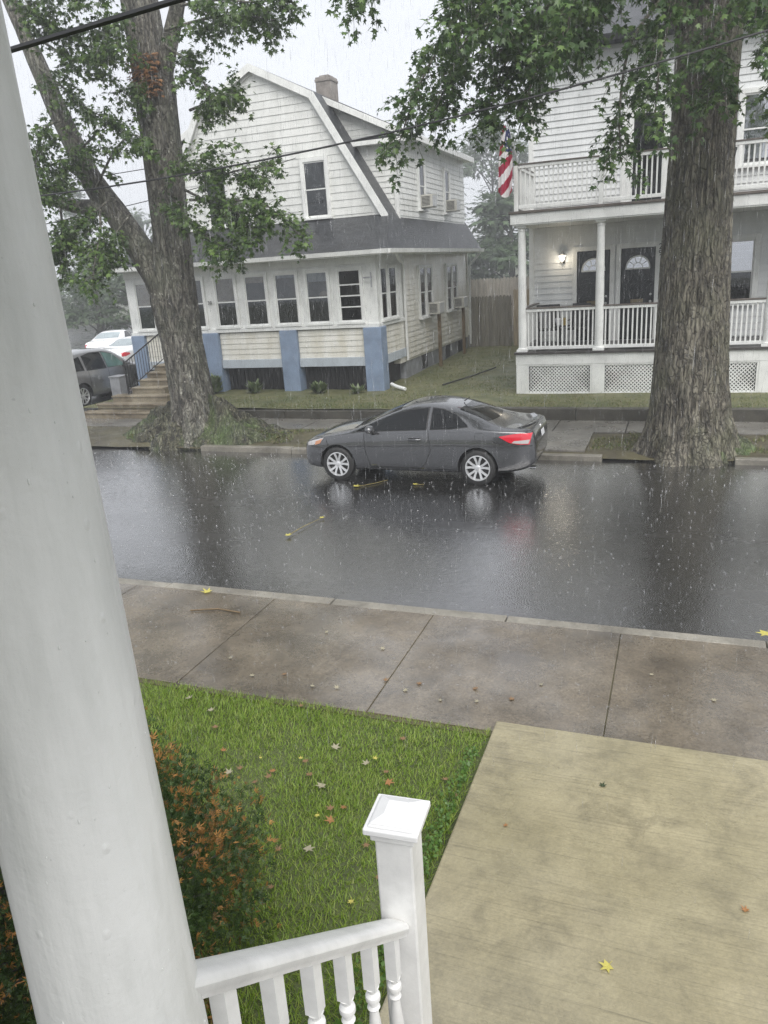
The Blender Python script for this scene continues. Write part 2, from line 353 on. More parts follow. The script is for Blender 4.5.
class MB:
    def __init__(s): s.v = []; s.f = []; s.m = []; s.uv = None
    def add(s, vs, fs, mi=0):
        b = len(s.v); s.v += [tuple(v) for v in vs]
        s.f += [tuple(b + i for i in f) for f in fs]; s.m += [mi] * len(fs)
        return s
    def box(s, x0, x1, y0, y1, z0, z1, mi=0):
        vs = [(x0, y0, z0), (x1, y0, z0), (x1, y1, z0), (x0, y1, z0), (x0, y0, z1), (x1, y0, z1), (x1, y1, z1), (x0, y1, z1)]
        return s.add(vs, [(0, 3, 2, 1), (4, 5, 6, 7), (0, 1, 5, 4), (1, 2, 6, 5), (2, 3, 7, 6), (3, 0, 4, 7)], mi)
    def obox(s, P, U, V, W, u, v, w, mi=0):
        """box spanning ranges u,v,w along unit axes U,V,W from P"""
        P = Vector(P); U = Vector(U); V = Vector(V); W = Vector(W)
        vs = [P + U * a + V * b + W * c for c in w for b in v for a in u]
        vs = [vs[0], vs[1], vs[3], vs[2], vs[4], vs[5], vs[7], vs[6]]
        return s.add(vs, [(0, 3, 2, 1), (4, 5, 6, 7), (0, 1, 5, 4), (1, 2, 6, 5), (2, 3, 7, 6), (3, 0, 4, 7)], mi)
    def tube(s, pts, rad, n=8, mi=0, cap=True):
        pts = [Vector(p) for p in pts]; k = len(pts)
        if not hasattr(rad, '__len__'): rad = [rad] * k
        vs = []; up = Vector((.3, .2, 1)).normalized(); prev = None
        for i, p in enumerate(pts):
            t = (pts[min(i + 1, k - 1)] - pts[max(i - 1, 0)]).normalized()
            a = prev if prev is not None else (up if abs(t.dot(up)) < .9 else Vector((1, 0, 0)))
            a = (a - t * a.dot(t)); a = a.normalized() if a.length > 1e-6 else t.orthogonal().normalized(); prev = a
            b = t.cross(a)
            for j in range(n):
                th = 2 * math.pi * j / n
                vs.append(p + (a * math.cos(th) + b * math.sin(th)) * rad[i])
        fs = [(i * n + j, i * n + (j + 1) % n, (i + 1) * n + (j + 1) % n, (i + 1) * n + j) for i in range(k - 1) for j in range(n)]
        if cap: fs += [tuple(range(n - 1, -1, -1)), tuple(range((k - 1) * n, k * n))]
        return s.add(vs, fs, mi)
    def lathe(s, prof, n=24, P=(0, 0, 0), axis='Z', mi=0, cap=True):
        P = Vector(P); vs = []
        for r, h in prof:
            for j in range(n):
                t = 2 * math.pi * j / n; c, q = r * math.cos(t), r * math.sin(t)
                vs.append(P + (Vector((c, q, h)) if axis == 'Z' else Vector((c, h, -q)) if axis == 'Y' else Vector((h, c, q))))
        k = len(prof)
        fs = [(i * n + j, i * n + (j + 1) % n, (i + 1) * n + (j + 1) % n, (i + 1) * n + j) for i in range(k - 1) for j in range(n)]
        if cap: fs += [tuple(range(n - 1, -1, -1)), tuple(range((k - 1) * n, k * n))]
        return s.add(vs, fs, mi)
    def sphere(s, P, r, n=12, mi=0, sc=(1, 1, 1)):
        prof = [(max(1e-4, math.sin(math.pi * i / n)), -math.cos(math.pi * i / n)) for i in range(n + 1)]
        b = len(s.v); s.lathe(prof, n * 2 if n < 8 else 16, (0, 0, 0), 'Z', mi)
        for i in range(b, len(s.v)): s.v[i] = (P[0] + s.v[i][0] * r * sc[0], P[1] + s.v[i][1] * r * sc[1], P[2] + s.v[i][2] * r * sc[2])
        return s
    def prism(s, poly, A, B, C, d, mi=0):
        """extrude polygon (list of (a,b) along axes A,B) by range d along C"""
        A, B, C = Vector(A), Vector(B), Vector(C); n = len(poly)
        vs = [A * a + B * b + C * d[0] for a, b in poly] + [A * a + B * b + C * d[1] for a, b in poly]
        fs = [tuple(range(n - 1, -1, -1)), tuple(range(n, 2 * n))] + [(i, (i + 1) % n, n + (i + 1) % n, n + i) for i in range(n)]
        return s.add(vs, fs, mi)
    def build(s, name, mat, parent=None, smooth=False, origin=None, local=False, bevel=0, uvbox=False):
        me = bpy.data.meshes.new(name)
        off = Vector((0, 0, 0)) if local else (Vector(origin) if origin is not None else (root_loc(parent) if parent is not None else Vector((0, 0, 0))))
        me.from_pydata([(v[0] - off[0], v[1] - off[1], v[2] - off[2]) for v in s.v], [], s.f)
        for mm in (mat if isinstance(mat, (list, tuple)) else [mat]): me.materials.append(mm)
        if any(s.m): me.polygons.foreach_set('material_index', s.m)
        bm = bmesh.new(); bm.from_mesh(me); bmesh.ops.recalc_face_normals(bm, faces=bm.faces); bm.to_mesh(me); bm.free()
        if smooth:
            me.polygons.foreach_set('use_smooth', [True] * len(me.polygons))
            me.set_sharp_from_angle(angle=R_(smooth if smooth is not True else 40))
        if uvbox: box_uv(me)
        o = bpy.data.objects.new(name, me); COL.objects.link(o)
        if parent is not None: o.parent = parent
        elif origin is not None: o.location = origin
        if bevel:
            md = o.modifiers.new('bevel', 'BEVEL'); md.width = bevel; md.segments = 2; md.limit_method = 'ANGLE'; md.angle_limit = R_(40)
        return o

def box_uv(me):
    """uv along the slope of each face: u horizontal, v up the slope"""
    uv = me.uv_layers.new(name='uv')
    for p in me.polygons:
        n = p.normal; u = Vector((0, 0, 1)).cross(n)
        u = u.normalized() if u.length > 1e-4 else Vector((1, 0, 0)); w = n.cross(u)
        for li in p.loop_indices:
            c = me.vertices[me.loops[li].vertex_index].co
            uv.data[li].uv = (c.dot(u), c.dot(w))

def np_mesh(name, V, F, mats, parent=None, mi=None, kind=None, origin=(0, 0, 0), smooth=False):
    """fast mesh from arrays, F = (n,k) faces of equal size"""
    me = bpy.data.meshes.new(name); V = np.asarray(V, np.float32) - np.asarray(origin, np.float32); F = np.asarray(F, np.int32)
    me.vertices.add(len(V)); me.vertices.foreach_set('co', V.ravel())
    n, k = F.shape
    me.loops.add(n * k); me.loops.foreach_set('vertex_index', F.ravel())
    me.polygons.add(n); me.polygons.foreach_set('loop_start', np.arange(0, n * k, k, dtype=np.int32))
    for m in mats: me.materials.append(m)
    if mi is not None: me.polygons.foreach_set('material_index', np.asarray(mi, np.int32))
    if smooth: me.polygons.foreach_set('use_smooth', np.ones(n, bool))
    me.update(calc_edges=True); me.validate()
    o = bpy.data.objects.new(name, me); COL.objects.link(o)
    if parent is not None: o.parent = parent
    else: o.location = origin
    if kind: o['kind'] = kind
    return o

def copy_tree(o, parent=None):
    c = o.copy(); COL.objects.link(c)
    if parent is not None: c.parent = parent
    for ch in [q for q in o.children]: copy_tree(ch, c)
    return c

def add_copies(src, n, place):
    out = [src]
    for i in range(1, n): out.append(copy_tree(src, src.parent))
    for i, o in enumerate(out): place(o, i)
    return out

X, Y, Z = Vector((1, 0, 0)), Vector((0, 1, 0)), Vector((0, 0, 1))

def siding(mb, P, U, Nn, z0, z1, pitch, ul, ur, proud=.02, mi=0):
    """lapped boards between heights z0..z1; ul(z), ur(z) give the run along U"""
    P, U, Nn = Vector(P), Vector(U), Vector(Nn); z = z0
    if not callable(ul): a = ul; ul = lambda q: a
    if not callable(ur): b = ur; ur = lambda q: b
    while z < z1 - 1e-4:
        zt = min(z + pitch, z1)
        if ur(zt) - ul(zt) > .02 or ur(z) - ul(z) > .02:
            def pt(u, zz, d): return Vector((P.x, P.y, 0)) + U * u + Nn * d + Z * zz
            v = [pt(ul(z), z, 0), pt(ur(z), z, 0), pt(ur(z), z, proud), pt(ul(z), z, proud), pt(ur(zt), zt, .003), pt(ul(zt), zt, .003)]
            mb.add(v, [(0, 1, 2, 3), (3, 2, 4, 5)], mi)
        z = zt

def window(parent, P, U, Nn, w, h, casing=.10, frame=None, glass=None, back=None, curtain=None, bars=(), depth=.06, name='window', sill=True, cur_drop=.5, glass2=None):
    """double-hung window, P = bottom centre of the opening on the wall plane"""
    P, U, Nn = Vector(P), Vector(U), Vector(Nn); frame = frame or M['trim']; d = depth
    f = MB(); ww = w / 2
    f.obox(P, U, Z, Nn, (-ww - casing, -ww), (-casing * .3, h + casing), (-.035, d))
    f.obox(P, U, Z, Nn, (ww, ww + casing), (-casing * .3, h + casing), (-.035, d))
    f.obox(P, U, Z, Nn, (-ww, ww), (h, h + casing), (-.035, d - .003))
    f.obox(P, U, Z, Nn, (-ww, ww), (-casing * .3, 0), (-.035, d - .003))
    o = f.build(name, frame, parent, bevel=.006)
    s = MB(); t = .035
    for (za, zb, dd) in ((h * .5 - .02, h, d * .55), (0, h * .5 + .02, d * .30)):
        s.obox(P, U, Z, Nn, (-ww, -ww + t), (za, zb), (dd - .02, dd)); s.obox(P, U, Z, Nn, (ww - t, ww), (za, zb), (dd - .02, dd))
        s.obox(P, U, Z, Nn, (-ww + t, ww - t), (zb - t, zb), (dd - .02, dd - .001)); s.obox(P, U, Z, Nn, (-ww + t, ww - t), (za, za + t), (dd - .02, dd - .001))
    for (a, b_, c, e) in bars: s.obox(P, U, Z, Nn, (a * ww, b_ * ww), (c * h, e * h), (d * .32, d * .5))
    s.build('sash', frame, o)
    pu = MB(); pu.obox(P, U, Z, Nn, (-ww + t, ww - t), (h * .5 + .0, h - t), (d * .55 - .014, d * .55 - .008)); pu.build('pane', glass2 or glass or M['glass_dark'], o)
    pl = MB(); pl.obox(P, U, Z, Nn, (-ww + t, ww - t), (t, h * .5), (d * .30 - .014, d * .30 - .008)); pl.build('pane', glass or M['glass_dark'], o)
    if back is not None:
        bk = MB(); bk.obox(P, U, Z, Nn, (-ww, ww), (0, h), (-.02, .0)); bk.build('backing', back, o)
    if curtain is not None:
        cu = MB(); n = 14
        pts = [(-ww + .02 + (2 * ww - .04) * i / n, .0022 * math.sin(i * 2.1)) for i in range(n + 1)]
        vs = [P + U * a + Nn * (.0035 + b_) + Z * zz for zz in (h * (1 - cur_drop), h) for a, b_ in pts]
        cu.add(vs, [(i, i + 1, n + 2 + i, n + 1 + i) for i in range(n)]); cu.build('curtain', curtain, o)
    if sill:
        sl = MB(); sl.obox(P, U, Z, Nn, (-ww - casing - .02, ww + casing + .02), (-casing * .3 - .05, -casing * .3), (-.035, d + .05)); sl.build('sill', frame, o)
    return o

def font_part(text, size, mat, parent, loc, rot, name, spacing=1):
    cu = bpy.data.curves.new(name + ' text', 'FONT'); cu.body = text; cu.size = size; cu.extrude = .004; cu.align_x = 'CENTER'; cu.align_y = 'CENTER'
    cu.space_line = spacing; cu.materials.append(mat)
    tmp = bpy.data.objects.new('tmp', cu); COL.objects.link(tmp); me = bpy.data.meshes.new_from_object(tmp.evaluated_get(bpy.context.evaluated_depsgraph_get())); bpy.data.objects.remove(tmp); bpy.data.curves.remove(cu)
    o = bpy.data.objects.new(name, me); COL.objects.link(o); o.parent = parent; o.location = Vector(loc) - root_loc(parent); o.rotation_euler = rot
    return o

HAZE, SKYV, EXPO, DN = .0037, 2.55, 1.66, True
# ================================================================== SETTING
def flat(name, x0, x1, y0, y1, z, mat, kind='structure', zb=None, bev=0):
    mb = MB(); mb.box(x0, x1, y0, y1, z - .12 if zb is None else zb, z)
    return tag(mb.build(name, mat, bevel=bev), kind=kind)

mb = MB(); mb.add([(-300, -60, -.06), (300, -60, -.06), (300, 400, -.06), (-300, 400, -.06)], [(0, 1, 2, 3)])
tag(mb.build('ground', M['ground']), kind='structure')

def sheet(name, x0, x1, y0, y1, nx, ny, zf, mat):
    xs = np.linspace(x0, x1, nx); ys = np.linspace(y0, y1, ny)
    V = [(x, y, zf(x, y)) for y in ys for x in xs]
    F = [(j * nx + i, j * nx + i + 1, (j + 1) * nx + i + 1, (j + 1) * nx + i) for j in range(ny - 1) for i in range(nx - 1)]
    return np_mesh(name, V, F, [mat], kind='structure', smooth=True)

sheet('road', -90, 60, 7.28, 14.65, 301, 20, lambda x, y: .035 * (1 - ((y - 11.08) / 3.65) ** 2) - .01 + .006 * noise.noise(Vector((x * .5, y * .8, 0))), M['road'])

# near pavement: one slab after another with open joints
mb = MB()
joints = [-9.99, -8.09, -6.19, -4.26, -2.34, -.415, 1.5, 3.4]
for a, b in zip(joints[:-1], joints[1:]):
    mb.box(a + .0045, b - .0045, 5.21, 7.165, -.05, .120 + .004 * random.uniform(-1, 1))
tag(mb.build('near_sidewalk', M['sidewalk'], bevel=.006), kind='structure')
mb = MB(); mb.box(-30, 12, 5.15, 7.18, -.05, .108); tag(mb.build('sidewalk_bed', M['verge']), kind='structure')
mb = MB(); x = -12.
while x < 6:
    L = random.uniform(1.6, 2.6); mb.box(x + .006, x + L - .006, 7.175, 7.33 + random.uniform(-.006, .006), -.05, .118 + random.uniform(-.006, .006)); x += L
tag(mb.build('near_kerb', M['kerb'], bevel=.012), kind='structure')

# near lawn bed and walkway
sheet('near_lawn', -12, 6, -1.9, 5.22, 90, 40, lambda x, y: .098 + .02 * noise.noise(Vector((x * .9, y * .9, 3))), M['soil'])
mb = MB(); mb.box(-1.245, 2.3, 2.55, 5.31, -.02, .155); mb.box(-1.245, 2.3, .2, 2.54, -.02, .152)
tag(mb.build('front_walkway', M['walk'], bevel=.012), kind='structure')

# far side of the street
mb = MB(); x = -60.
segs = []
while x < 25:
    L = random.uniform(1.7, 2.5); segs.append((x, x + L)); x += L
for a, b in segs:
    if -13.2 < (a + b) / 2 < -9.6 or -.85 < (a + b) / 2 < 1.15: continue       # roots have swallowed the kerb here
    mb.box(a + .008, b - .008, 14.46 + random.uniform(-.012, .012), 14.64, -.05, .105 + random.uniform(-.012, .012))
tag(mb.build('far_kerb', M['kerb'], bevel=.012), kind='structure')
def verge_z(x, y):
    e = min(1, max(0, (y - 14.45) / .25))
    return (.02 + .085 * e) + .03 * noise.noise(Vector((x * 1.1, y * 1.4, 0)))
sheet('verge', -60, 25, 14.52, 16.5, 240, 14, verge_z, M['verge'])
mb = MB(); x = -40.
while x < 25:
    mb.box(x + .01, x + 1.49, 16.42, 17.62, -.05, .128 + random.uniform(-.008, .008)); x += 1.5
tag(mb.build('far_sidewalk', M['sidewalk_far'], bevel=.006), kind='structure')
mb = MB(); mb.box(-2.62, -1.62, 14.68, 15.55, -.02, .150); mb.box(-2.60, -1.63, 15.57, 16.40, -.02, .142)
tag(mb.build('verge_path', M['sidewalk_far'], bevel=.01), kind='structure')
def lawn_z(x, y):
    return .36 + .03 * noise.noise(Vector((x * .5, y * .5, 5))) + max(0, y - 22) * .012
sheet('far_lawn', -16.4, 25, 17.76, 60, 150, 120, lawn_z, M['lawn_far'])
sheet('driveway', -60, -16.38, 14.7, 60, 40, 40, lambda x, y: .09 + min(.2, max(0, (y - 16) * .04)), M['driveway'])

def wall_block(x0, x1, h, label):
    mb = MB(); x = x0
    while x < x1 - .05:
        L = min(random.uniform(1.4, 2.2), x1 - x); mb.box(x + .004, x + L - .004, 17.62 + random.uniform(-.01, .01), 17.86, .0, h + random.uniform(-.008, .008)); x += L
    return tag(mb.build('retaining_wall', M['stone'], origin=None, bevel=.015), label, 'wall')
wall_block(-13.25, -4.2, .33, 'low dark stone edging under the lawn of the gambrel house')
wall_block(-4.19, 14, .40, 'taller dark stone wall under the lawn of the white porch house')

# ================================================================== HOUSE WITH THE GAMBREL GABLE
HX, YF, YG, YB, XL, XR = -12.0, 20.65, 22.2, 30.5, -16.35, -7.95
h1 = thing('gambrel_house', 'white gambrel house with a row of porch windows on blue piers', 'house', (HX, YF, .3))
mb = MB()
for x0, x1 in ((XL, -15.86), (-13.70, -13.16), (-11.06, -10.51), (-8.40, -7.86)):
    p = MB(); p.box(x0, x1, 20.53, 21.0, .26, 2.135); p.build('pier', M['blue'], h1, bevel=.015)
bays = [(-15.85, -15.12), (-14.12, -13.71), (-13.15, -11.07), (-10.50, -8.41)]
for a, b in bays:
    s = MB(); siding(s, (0, 20.66, 0), X, -Y, 1.32, 2.11, .158, a, b, .02); s.box(a, b, 20.67, 20.75, 1.32, 2.11); s.build('wall', M['siding_cream'], h1)
    s = MB(); s.box(a, b, 20.60, 20.72, 1.07, 1.318); s.build('skirt_board', M['band'], h1, bevel=.006)
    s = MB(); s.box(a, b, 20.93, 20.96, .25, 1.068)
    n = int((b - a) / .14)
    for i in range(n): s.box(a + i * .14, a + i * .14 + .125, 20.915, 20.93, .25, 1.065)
    s.build('crawlspace_shade_panel', M['dark'], h1)  # black boards drawn in for the shade of the open crawl space
# porch frame: sill, posts, frieze, corner post
wins = [(-16.0, -15.42), (-14.02, -13.56), (-13.11, -12.45), (-12.09, -11.41), (-11.09, -10.41), (-10.09, -9.42), (-9.09, -8.42)]
WZ0, WZ1 = 2.32, 3.72
s = MB(); s.box(XL, -15.11, 20.58, 20.80, 2.137, 2.24); s.box(-14.11, XR + .03, 20.58, 20.80, 2.137, 2.24); s.box(XR - .2, XR + .045, 20.801, 22.86, 2.137, 2.24)
s.build('porch_sill', M['trim'], h1, bevel=.008)
s = MB(); edges = [XL] + [e for w in wins for e in w] + [XR]
doorx = (-15.1, -14.15)
def post(a, b):
    s.box(a, b, 20.66, 20.78, 2.242, 4.0)
for i in range(0, len(edges) - 1, 2):
    a, b = edges[i], edges[i + 1]
    if i == 2: post(a, doorx[0]); post(doorx[1], b)
    else: post(a, b)
for a, b in wins: s.box(a, b, 20.66, 20.78, WZ1, 4.0); s.box(a, b, 20.66, 20.78, 2.242, WZ0)
s.box(doorx[0], doorx[1], 20.66, 20.78, 3.55, 4.0)
# right flank of the porch
sw = [(20.95, 21.42), (21.62, 22.22)]
ed = [20.782] + [e for w in sw for e in w] + [22.84]
for i in range(0, len(ed), 2): s.box(XR - .12, XR, ed[i], ed[i + 1], 2.242, 4.0)
for a, b in sw: s.box(XR - .12, XR, a, b, WZ1, 4.0); s.box(XR - .12, XR, a, b, 2.242, WZ0)
s.build('porch_frame', M['trim'], h1)
s = MB(); s.box(XL, XR + .03, 20.61, 20.658, 3.86, 4.057); s.box(XR + .001, XR + .04, 20.66, 22.84, 3.86, 4.056); s.build('frieze_board', M['trim'], h1, bevel=.006)
for i, (a, b) in enumerate(wins):
    bars = ((-.9, .9, .70, .725), (-.9, .9, .27, .295)) if i == 6 else ()
    w = window(h1, ((a + b) / 2, 20.66, WZ0), X, -Y, b - a, WZ1 - WZ0, .075, M['trim'], M['glass_dark'], bars=bars, depth=.05, glass2=M['glass'])
    if i in (0, 2, 3, 4, 5):
        c = MB(); c.box(a + .03, b - .03, 20.672, 20.676, (2.98, 0, 3.02, 3.52, 3.60, 3.45)[i], 3.7); c.build('window_shade', M['curtain'] if i in (4, 5) else M['shade'], w)
    if i == 5:
        c = MB(); c.sphere(((a + b) / 2 + .05, 21.0, 3.05), .17, 8, 0, (1, .4, .8)); c.build('lamp_shade', M['shade'], w)
for a, b in sw: window(h1, (XR, (a + b) / 2, WZ0), Y, X, b - a, WZ1 - WZ0, .06, M['trim'], M['glass'], depth=.04)
d = MB(); d.box(doorx[0] + .08, doorx[1] - .08, 20.70, 20.75, 1.36, 3.42); d.box(doorx[0] + .2, doorx[1] - .2, 20.685, 20.70, 1.5, 2.1)
dd = d.build('door', M['trim'], h1, bevel=.01)
g_ = MB(); g_.box(doorx[0] + .22, doorx[1] - .22, 20.69, 20.698, 2.3, 3.25); g_.build('door_glass', M['glass_dark'], dd)
k = MB(); k.sphere((doorx[1] - .16, 20.66, 2.3), .035, 8); k.build('handle', M['brass'], dd)
c = MB(); c.box(doorx[0], doorx[0] + .08, 20.62, 20.78, 1.32, 3.55); c.box(doorx[1] - .08, doorx[1], 20.62, 20.78, 1.32, 3.55); c.box(doorx[0] + .08, doorx[1] - .08, 20.62, 20.78, 3.42, 3.55); c.build('door_frame', M['trim'], h1, bevel=.006)
font_part('38', .15, M['black_iron'], h1, (-13.335, 20.60, 3.02), (R_(90), 0, 0), 'house_number')
# inside the porch
c = MB(); c.box(XL + .1, XR - .13, 20.97, 22.15, 1.22, 1.30); c.box(XL + .1, XR - .13, 20.8, 22.15, 4.01, 4.06); c.build('porch_floor', M['rail_top'], h1)
c = MB(); c.box(XL + .1, XR - .13, 22.10, 22.16, 1.3, 4.0); c.build('inner_wall', M['interior'], h1)
# flank under the porch windows
s = MB(); siding(s, (XR - .02, 0, 0), Y, X, 1.32, 2.11, .158, 21.0, 22.84, .02); s.box(XR - .1, XR - .025, 20.99, 22.84, 1.32, 2.11); s.build('wall', M['siding_cream'], h1)
s = MB(); s.box(XR - .08, XR + .03, 21.0, 22.84, 1.07, 1.318); s.build('skirt_board', M['band'], h1)
s = MB(); s.box(XR - .25, XR - .22, 21.0, 22.84, .25, 1.068); s.build('crawlspace_shade_panel', M['dark'], h1)  # same painted dark under the flank, where only shade lies
# main flank
s = MB(); siding(s, (XR, 0, 0), Y, X, .97, 4.055, .158, 22.86, YB, .022); s.box(XL + .05, XR - .005, 22.3, YB - .01, .9, 4.055); s.build('wall', M['siding_cream'], h1)
s = MB(); s.box(XL + .06, XR - .03, 22.88, YB - .03, .2, .968); s.build('foundation', M['foundation'], h1)
for y in (24.75, 27.55, 29.3):
    c = MB(); c.box(XR - .03, XR - .018, y - .3, y + .3, .45, .93); c.build('basement_window', M['dark'], h1)
c = MB(); c.box(XR - .01, XR + .045, 22.862, 22.97, .97, 4.056); c.box(XR - .01, XR + .045, YB - .1, YB + .03, .97, 4.056); c.build('corner_board', M['trim2'], h1, bevel=.006)
for y, sfx in ((24.3, 0), (27.42, 1)):
    for j in (0, 1):
        window(h1, (XR + .024, y + .35 + j * .74, 2.12), Y, X, .58, 1.52, .08, M['trim'], M['glass_dark'], M['unlit_dark'], M['curtain'] if j == 0 or sfx == 1 else None, depth=.06, cur_drop=.55 if j == 0 else .5)
# gable wall
SL1, SL2 = .5, 1.66
def gx(z, side, inset=0):
    zz = z
    dx = (9.50 - zz) / SL1 if zz > 8.53 else 1.94 + (8.53 - zz) / SL2
    return side * (dx - inset)
s = MB(); siding(s, (HX, YG, 0), X, -Y, 5.05, 9.36, .205, lambda z: gx(z, -1, .04), lambda z: gx(z, 1, .04), .018)
s.prism([(gx(z, -1, .05), z) for z in (4.3, 8.53, 9.46)] + [(gx(z, 1, .05), z) for z in (8.53, 4.3)], X, Z, Y, (YG + .01, YG + .16)); 
for v in range(len(s.v) - 10, len(s.v)): s.v[v] = (s.v[v][0] + HX, s.v[v][1], s.v[v][2])
s.build('gable_wall', M['siding_white'], h1)
window(h1, (-10.24, YG - .024, 5.27), X, -Y, .70, 1.50, .10, M['trim'], M['glass_dark'], M['unlit_dark'], M['curtain'], depth=.06, cur_drop=.45)
window(h1, (-13.60, YG - .024, 5.27), X, -Y, .70, 1.50, .10, M['trim'], M['glass_dark'], M['unlit_dark'], M['curtain'], depth=.06, cur_drop=.45)
# rake boards
def rake(y0, y1, th, mat, name, off=0, zlow=4.2):
    o = MB()
    P = [(gx(z, sd) * 1.0, z) for sd in (1,) for z in (9.50, 8.53, zlow)]
    for sd in (1, -1):
        for (a, b) in ((0, 1), (1, 2)):
            (xa, za), (xb, zb) = P[a], P[b]
            t = Vector((xb - xa, 0, zb - za)).normalized(); n = Vector((t.z, 0, -t.x)) * -1
            if n.z < 0: n = -n
            q = [Vector((xa, 0, za)) + n * off, Vector((xb, 0, zb)) + n * off, Vector((xb, 0, zb)) + n * (off - th), Vector((xa, 0, za)) + n * (off - th)]
            hn = {0: None}
            if True:
                (xp, zp), (xq, zq), (xr_, zr_) = P
                t1_ = Vector((xq - xp, 0, zq - zp)).normalized(); t2_ = Vector((xr_ - xq, 0, zr_ - zq)).normalized()
                n1_, n2_ = Vector((-t1_.z, 0, t1_.x)), Vector((-t2_.z, 0, t2_.x)); mm = (n1_ + n2_).normalized(); mm = mm / mm.dot(n1_)
                K = Vector((xq, 0, zq))
                if a == 0: q[1], q[2] = K + mm * off, K + mm * (off - th)
                else: q[0], q[3] = K + mm * off, K + mm * (off - th)
            if a == 0: q[0] = Vector((0, 0, 9.50 + off * 1.118)); q[3] = Vector((0, 0, 9.50 + (off - th) * 1.118))
            vs = [(HX + sd * p.x, y, p.z) for y in (y0, y1) for p in q]
            o.add(vs, [(0, 1, 2, 3), (7, 6, 5, 4), (0, 4, 5, 1), (1, 5, 6, 2), (2, 6, 7, 3), (3, 7, 4, 0)])
    return o.build(name, mat, h1)
rake(YG - .17, YG - .125, .19, M['trim'], 'rake_board', .02)
rake(YG - .124, YG - .005, .05, M['trim'], 'rake_soffit', -.02)
rake(YG - .06, YG - .012, .14, M['trim'], 'rake_moulding', -.08)
# main roof
ro = MB()
def slab(o, pts, th=.09):
    a = Vector(pts[0]); n = (Vector(pts[1]) - a).cross(Vector(pts[2]) - a).normalized()
    if n.z < 0: n = -n
    k = len(pts); vs = [Vector(p) + n * .02 for p in pts] + [Vector(p) - n * (th - .02) for p in pts]
    o.add(vs, [tuple(range(k)), tuple(range(2 * k - 1, k - 1, -1))] + [(i, (i + 1) % k, k + (i + 1) % k, k + i) for i in range(k)])
y0, y1 = YG - .12, YB + .25
ex = lambda z, sd: HX + gx(z, sd)
for sd in (1, -1):
    slab(ro, [(HX, y0, 9.50), (ex(8.53, sd), y0, 8.53), (ex(8.53, sd), y1, 8.53), (HX, y1, 9.50)])
    slab(ro, [(ex(8.53, sd), y0, 8.53), (ex(4.16, sd), y0, 4.16), (ex(4.16, sd), y1, 4.16), (ex(8.53, sd), y1, 8.53)])
    # corner piece of the steep slope down to the porch hip
    slab(ro, [(ex(4.16, sd), 20.18, 4.165), (ex(4.16, sd), y0, 4.165), (ex(5.14, sd), y0, 5.145)])
# shed dormer roofs follow the upper slope
for sd in (1, -1):
    slab(ro, [(ex(8.53, sd) - sd * .02, 22.72, 8.545), (HX + sd * 4.32, 22.72, 7.40), (HX + sd * 4.32, y1, 7.40), (ex(8.53, sd) - sd * .02, y1, 8.545)])
roof = ro.build('roof', M['shingle'], h1, uvbox=True)
pr = MB(); slab(pr, [(ex(4.16, -1), 20.18, 4.16), (ex(4.16, 1), 20.18, 4.16), (ex(5.14, 1), YG - .03, 5.16), (ex(5.14, -1), YG - .03, 5.16)])
pr.build('porch_roof', M['shingle'], h1, uvbox=True)
ch = MB(); ch.box(-11.58, -11.05, 25.7, 26.3, 8.2, 9.74); ch.box(-11.60, -11.03, 25.68, 26.32, 9.60, 9.68); ch.box(-11.48, -11.14, 25.8, 26.2, 9.74, 9.80)
ch.build('chimney', M['chimney'], roof, bevel=.01)
# dormer walls
for sd in (1, -1):
    U = X * sd
    s = MB(); Xd = HX + sd * 4.02
    siding(s, (Xd, 0, 0), Y, X * sd, 5.0, 7.42, .158, 22.95, YB, .02, 0)
    zr = lambda z: (8.50 - z) / .5 + 1.94
    siding(s, (HX, 22.95, 0), U, -Y, 5.0, 7.42, .158, lambda z: max(gx(z, 1) - .05, 1.9), 4.02, .02)
    siding(s, (HX, 22.95, 0), U, -Y, 7.42, 8.45, .158, lambda z: max(gx(z, 1) - .05, 1.9), lambda z: min(4.02, 1.94 + (8.46 - z) / .545), .02)
    s.box(*sorted((HX + sd * 1.95, Xd - sd * .01)), 22.96, YB - .02, 4.95, 7.36); s.build('dormer_wall', M['siding_white'], h1)
    t = MB()
    a, b = sorted((Xd - sd * .09, Xd + sd * .03)); t.box(a, b, 22.90, 22.99, 5.0, 7.3)
    # sloping fascia on the dormer front and along the eave
    pA, pB = Vector((HX + sd * 1.96, 0, 8.50)), Vector((HX + sd * 4.34, 0, 7.36))
    vs = [(p.x, y, p.z + dz) for y in (22.66, 22.72) for p, dz in ((pA, .03), (pB, .03), (pB, -.15), (pA, -.15))]
    t.add(vs, [(0, 1, 2, 3), (7, 6, 5, 4), (0, 4, 5, 1), (1, 5, 6, 2), (2, 6, 7, 3), (3, 7, 4, 0)])
    a, b = sorted((HX + sd * 4.33, HX + sd * 4.39)); t.box(a, b, 22.66, YB + .27, 7.24, 7.42)
    a, b = sorted((Xd + sd * .02, HX + sd * 4.33)); t.box(a, b, 22.73, YB + .2, 7.28, 7.31)
    # cornice return across the dormer front
    a, b = sorted((HX + sd * (gx(7.2, 1) - .05), HX + sd * 4.34)); t.box(a, b, 22.66, 22.94, 7.10, 7.22)
    t.build('dormer_trim', M['trim'], h1, bevel=.006)
    c = MB(); c.box(a, b - .01, 22.68, 22.94, 7.223, 7.29); c.build('cornice_roof', M['shingle'], h1, uvbox=True)
for yc in (25.14, 28.02):
    window(h1, (HX + 4.02 + .024, yc, 5.42), Y, X, .55, 1.35, .09, M['trim'], M['glass_dark'], M['unlit_dark'], M['curtain'], depth=.06)
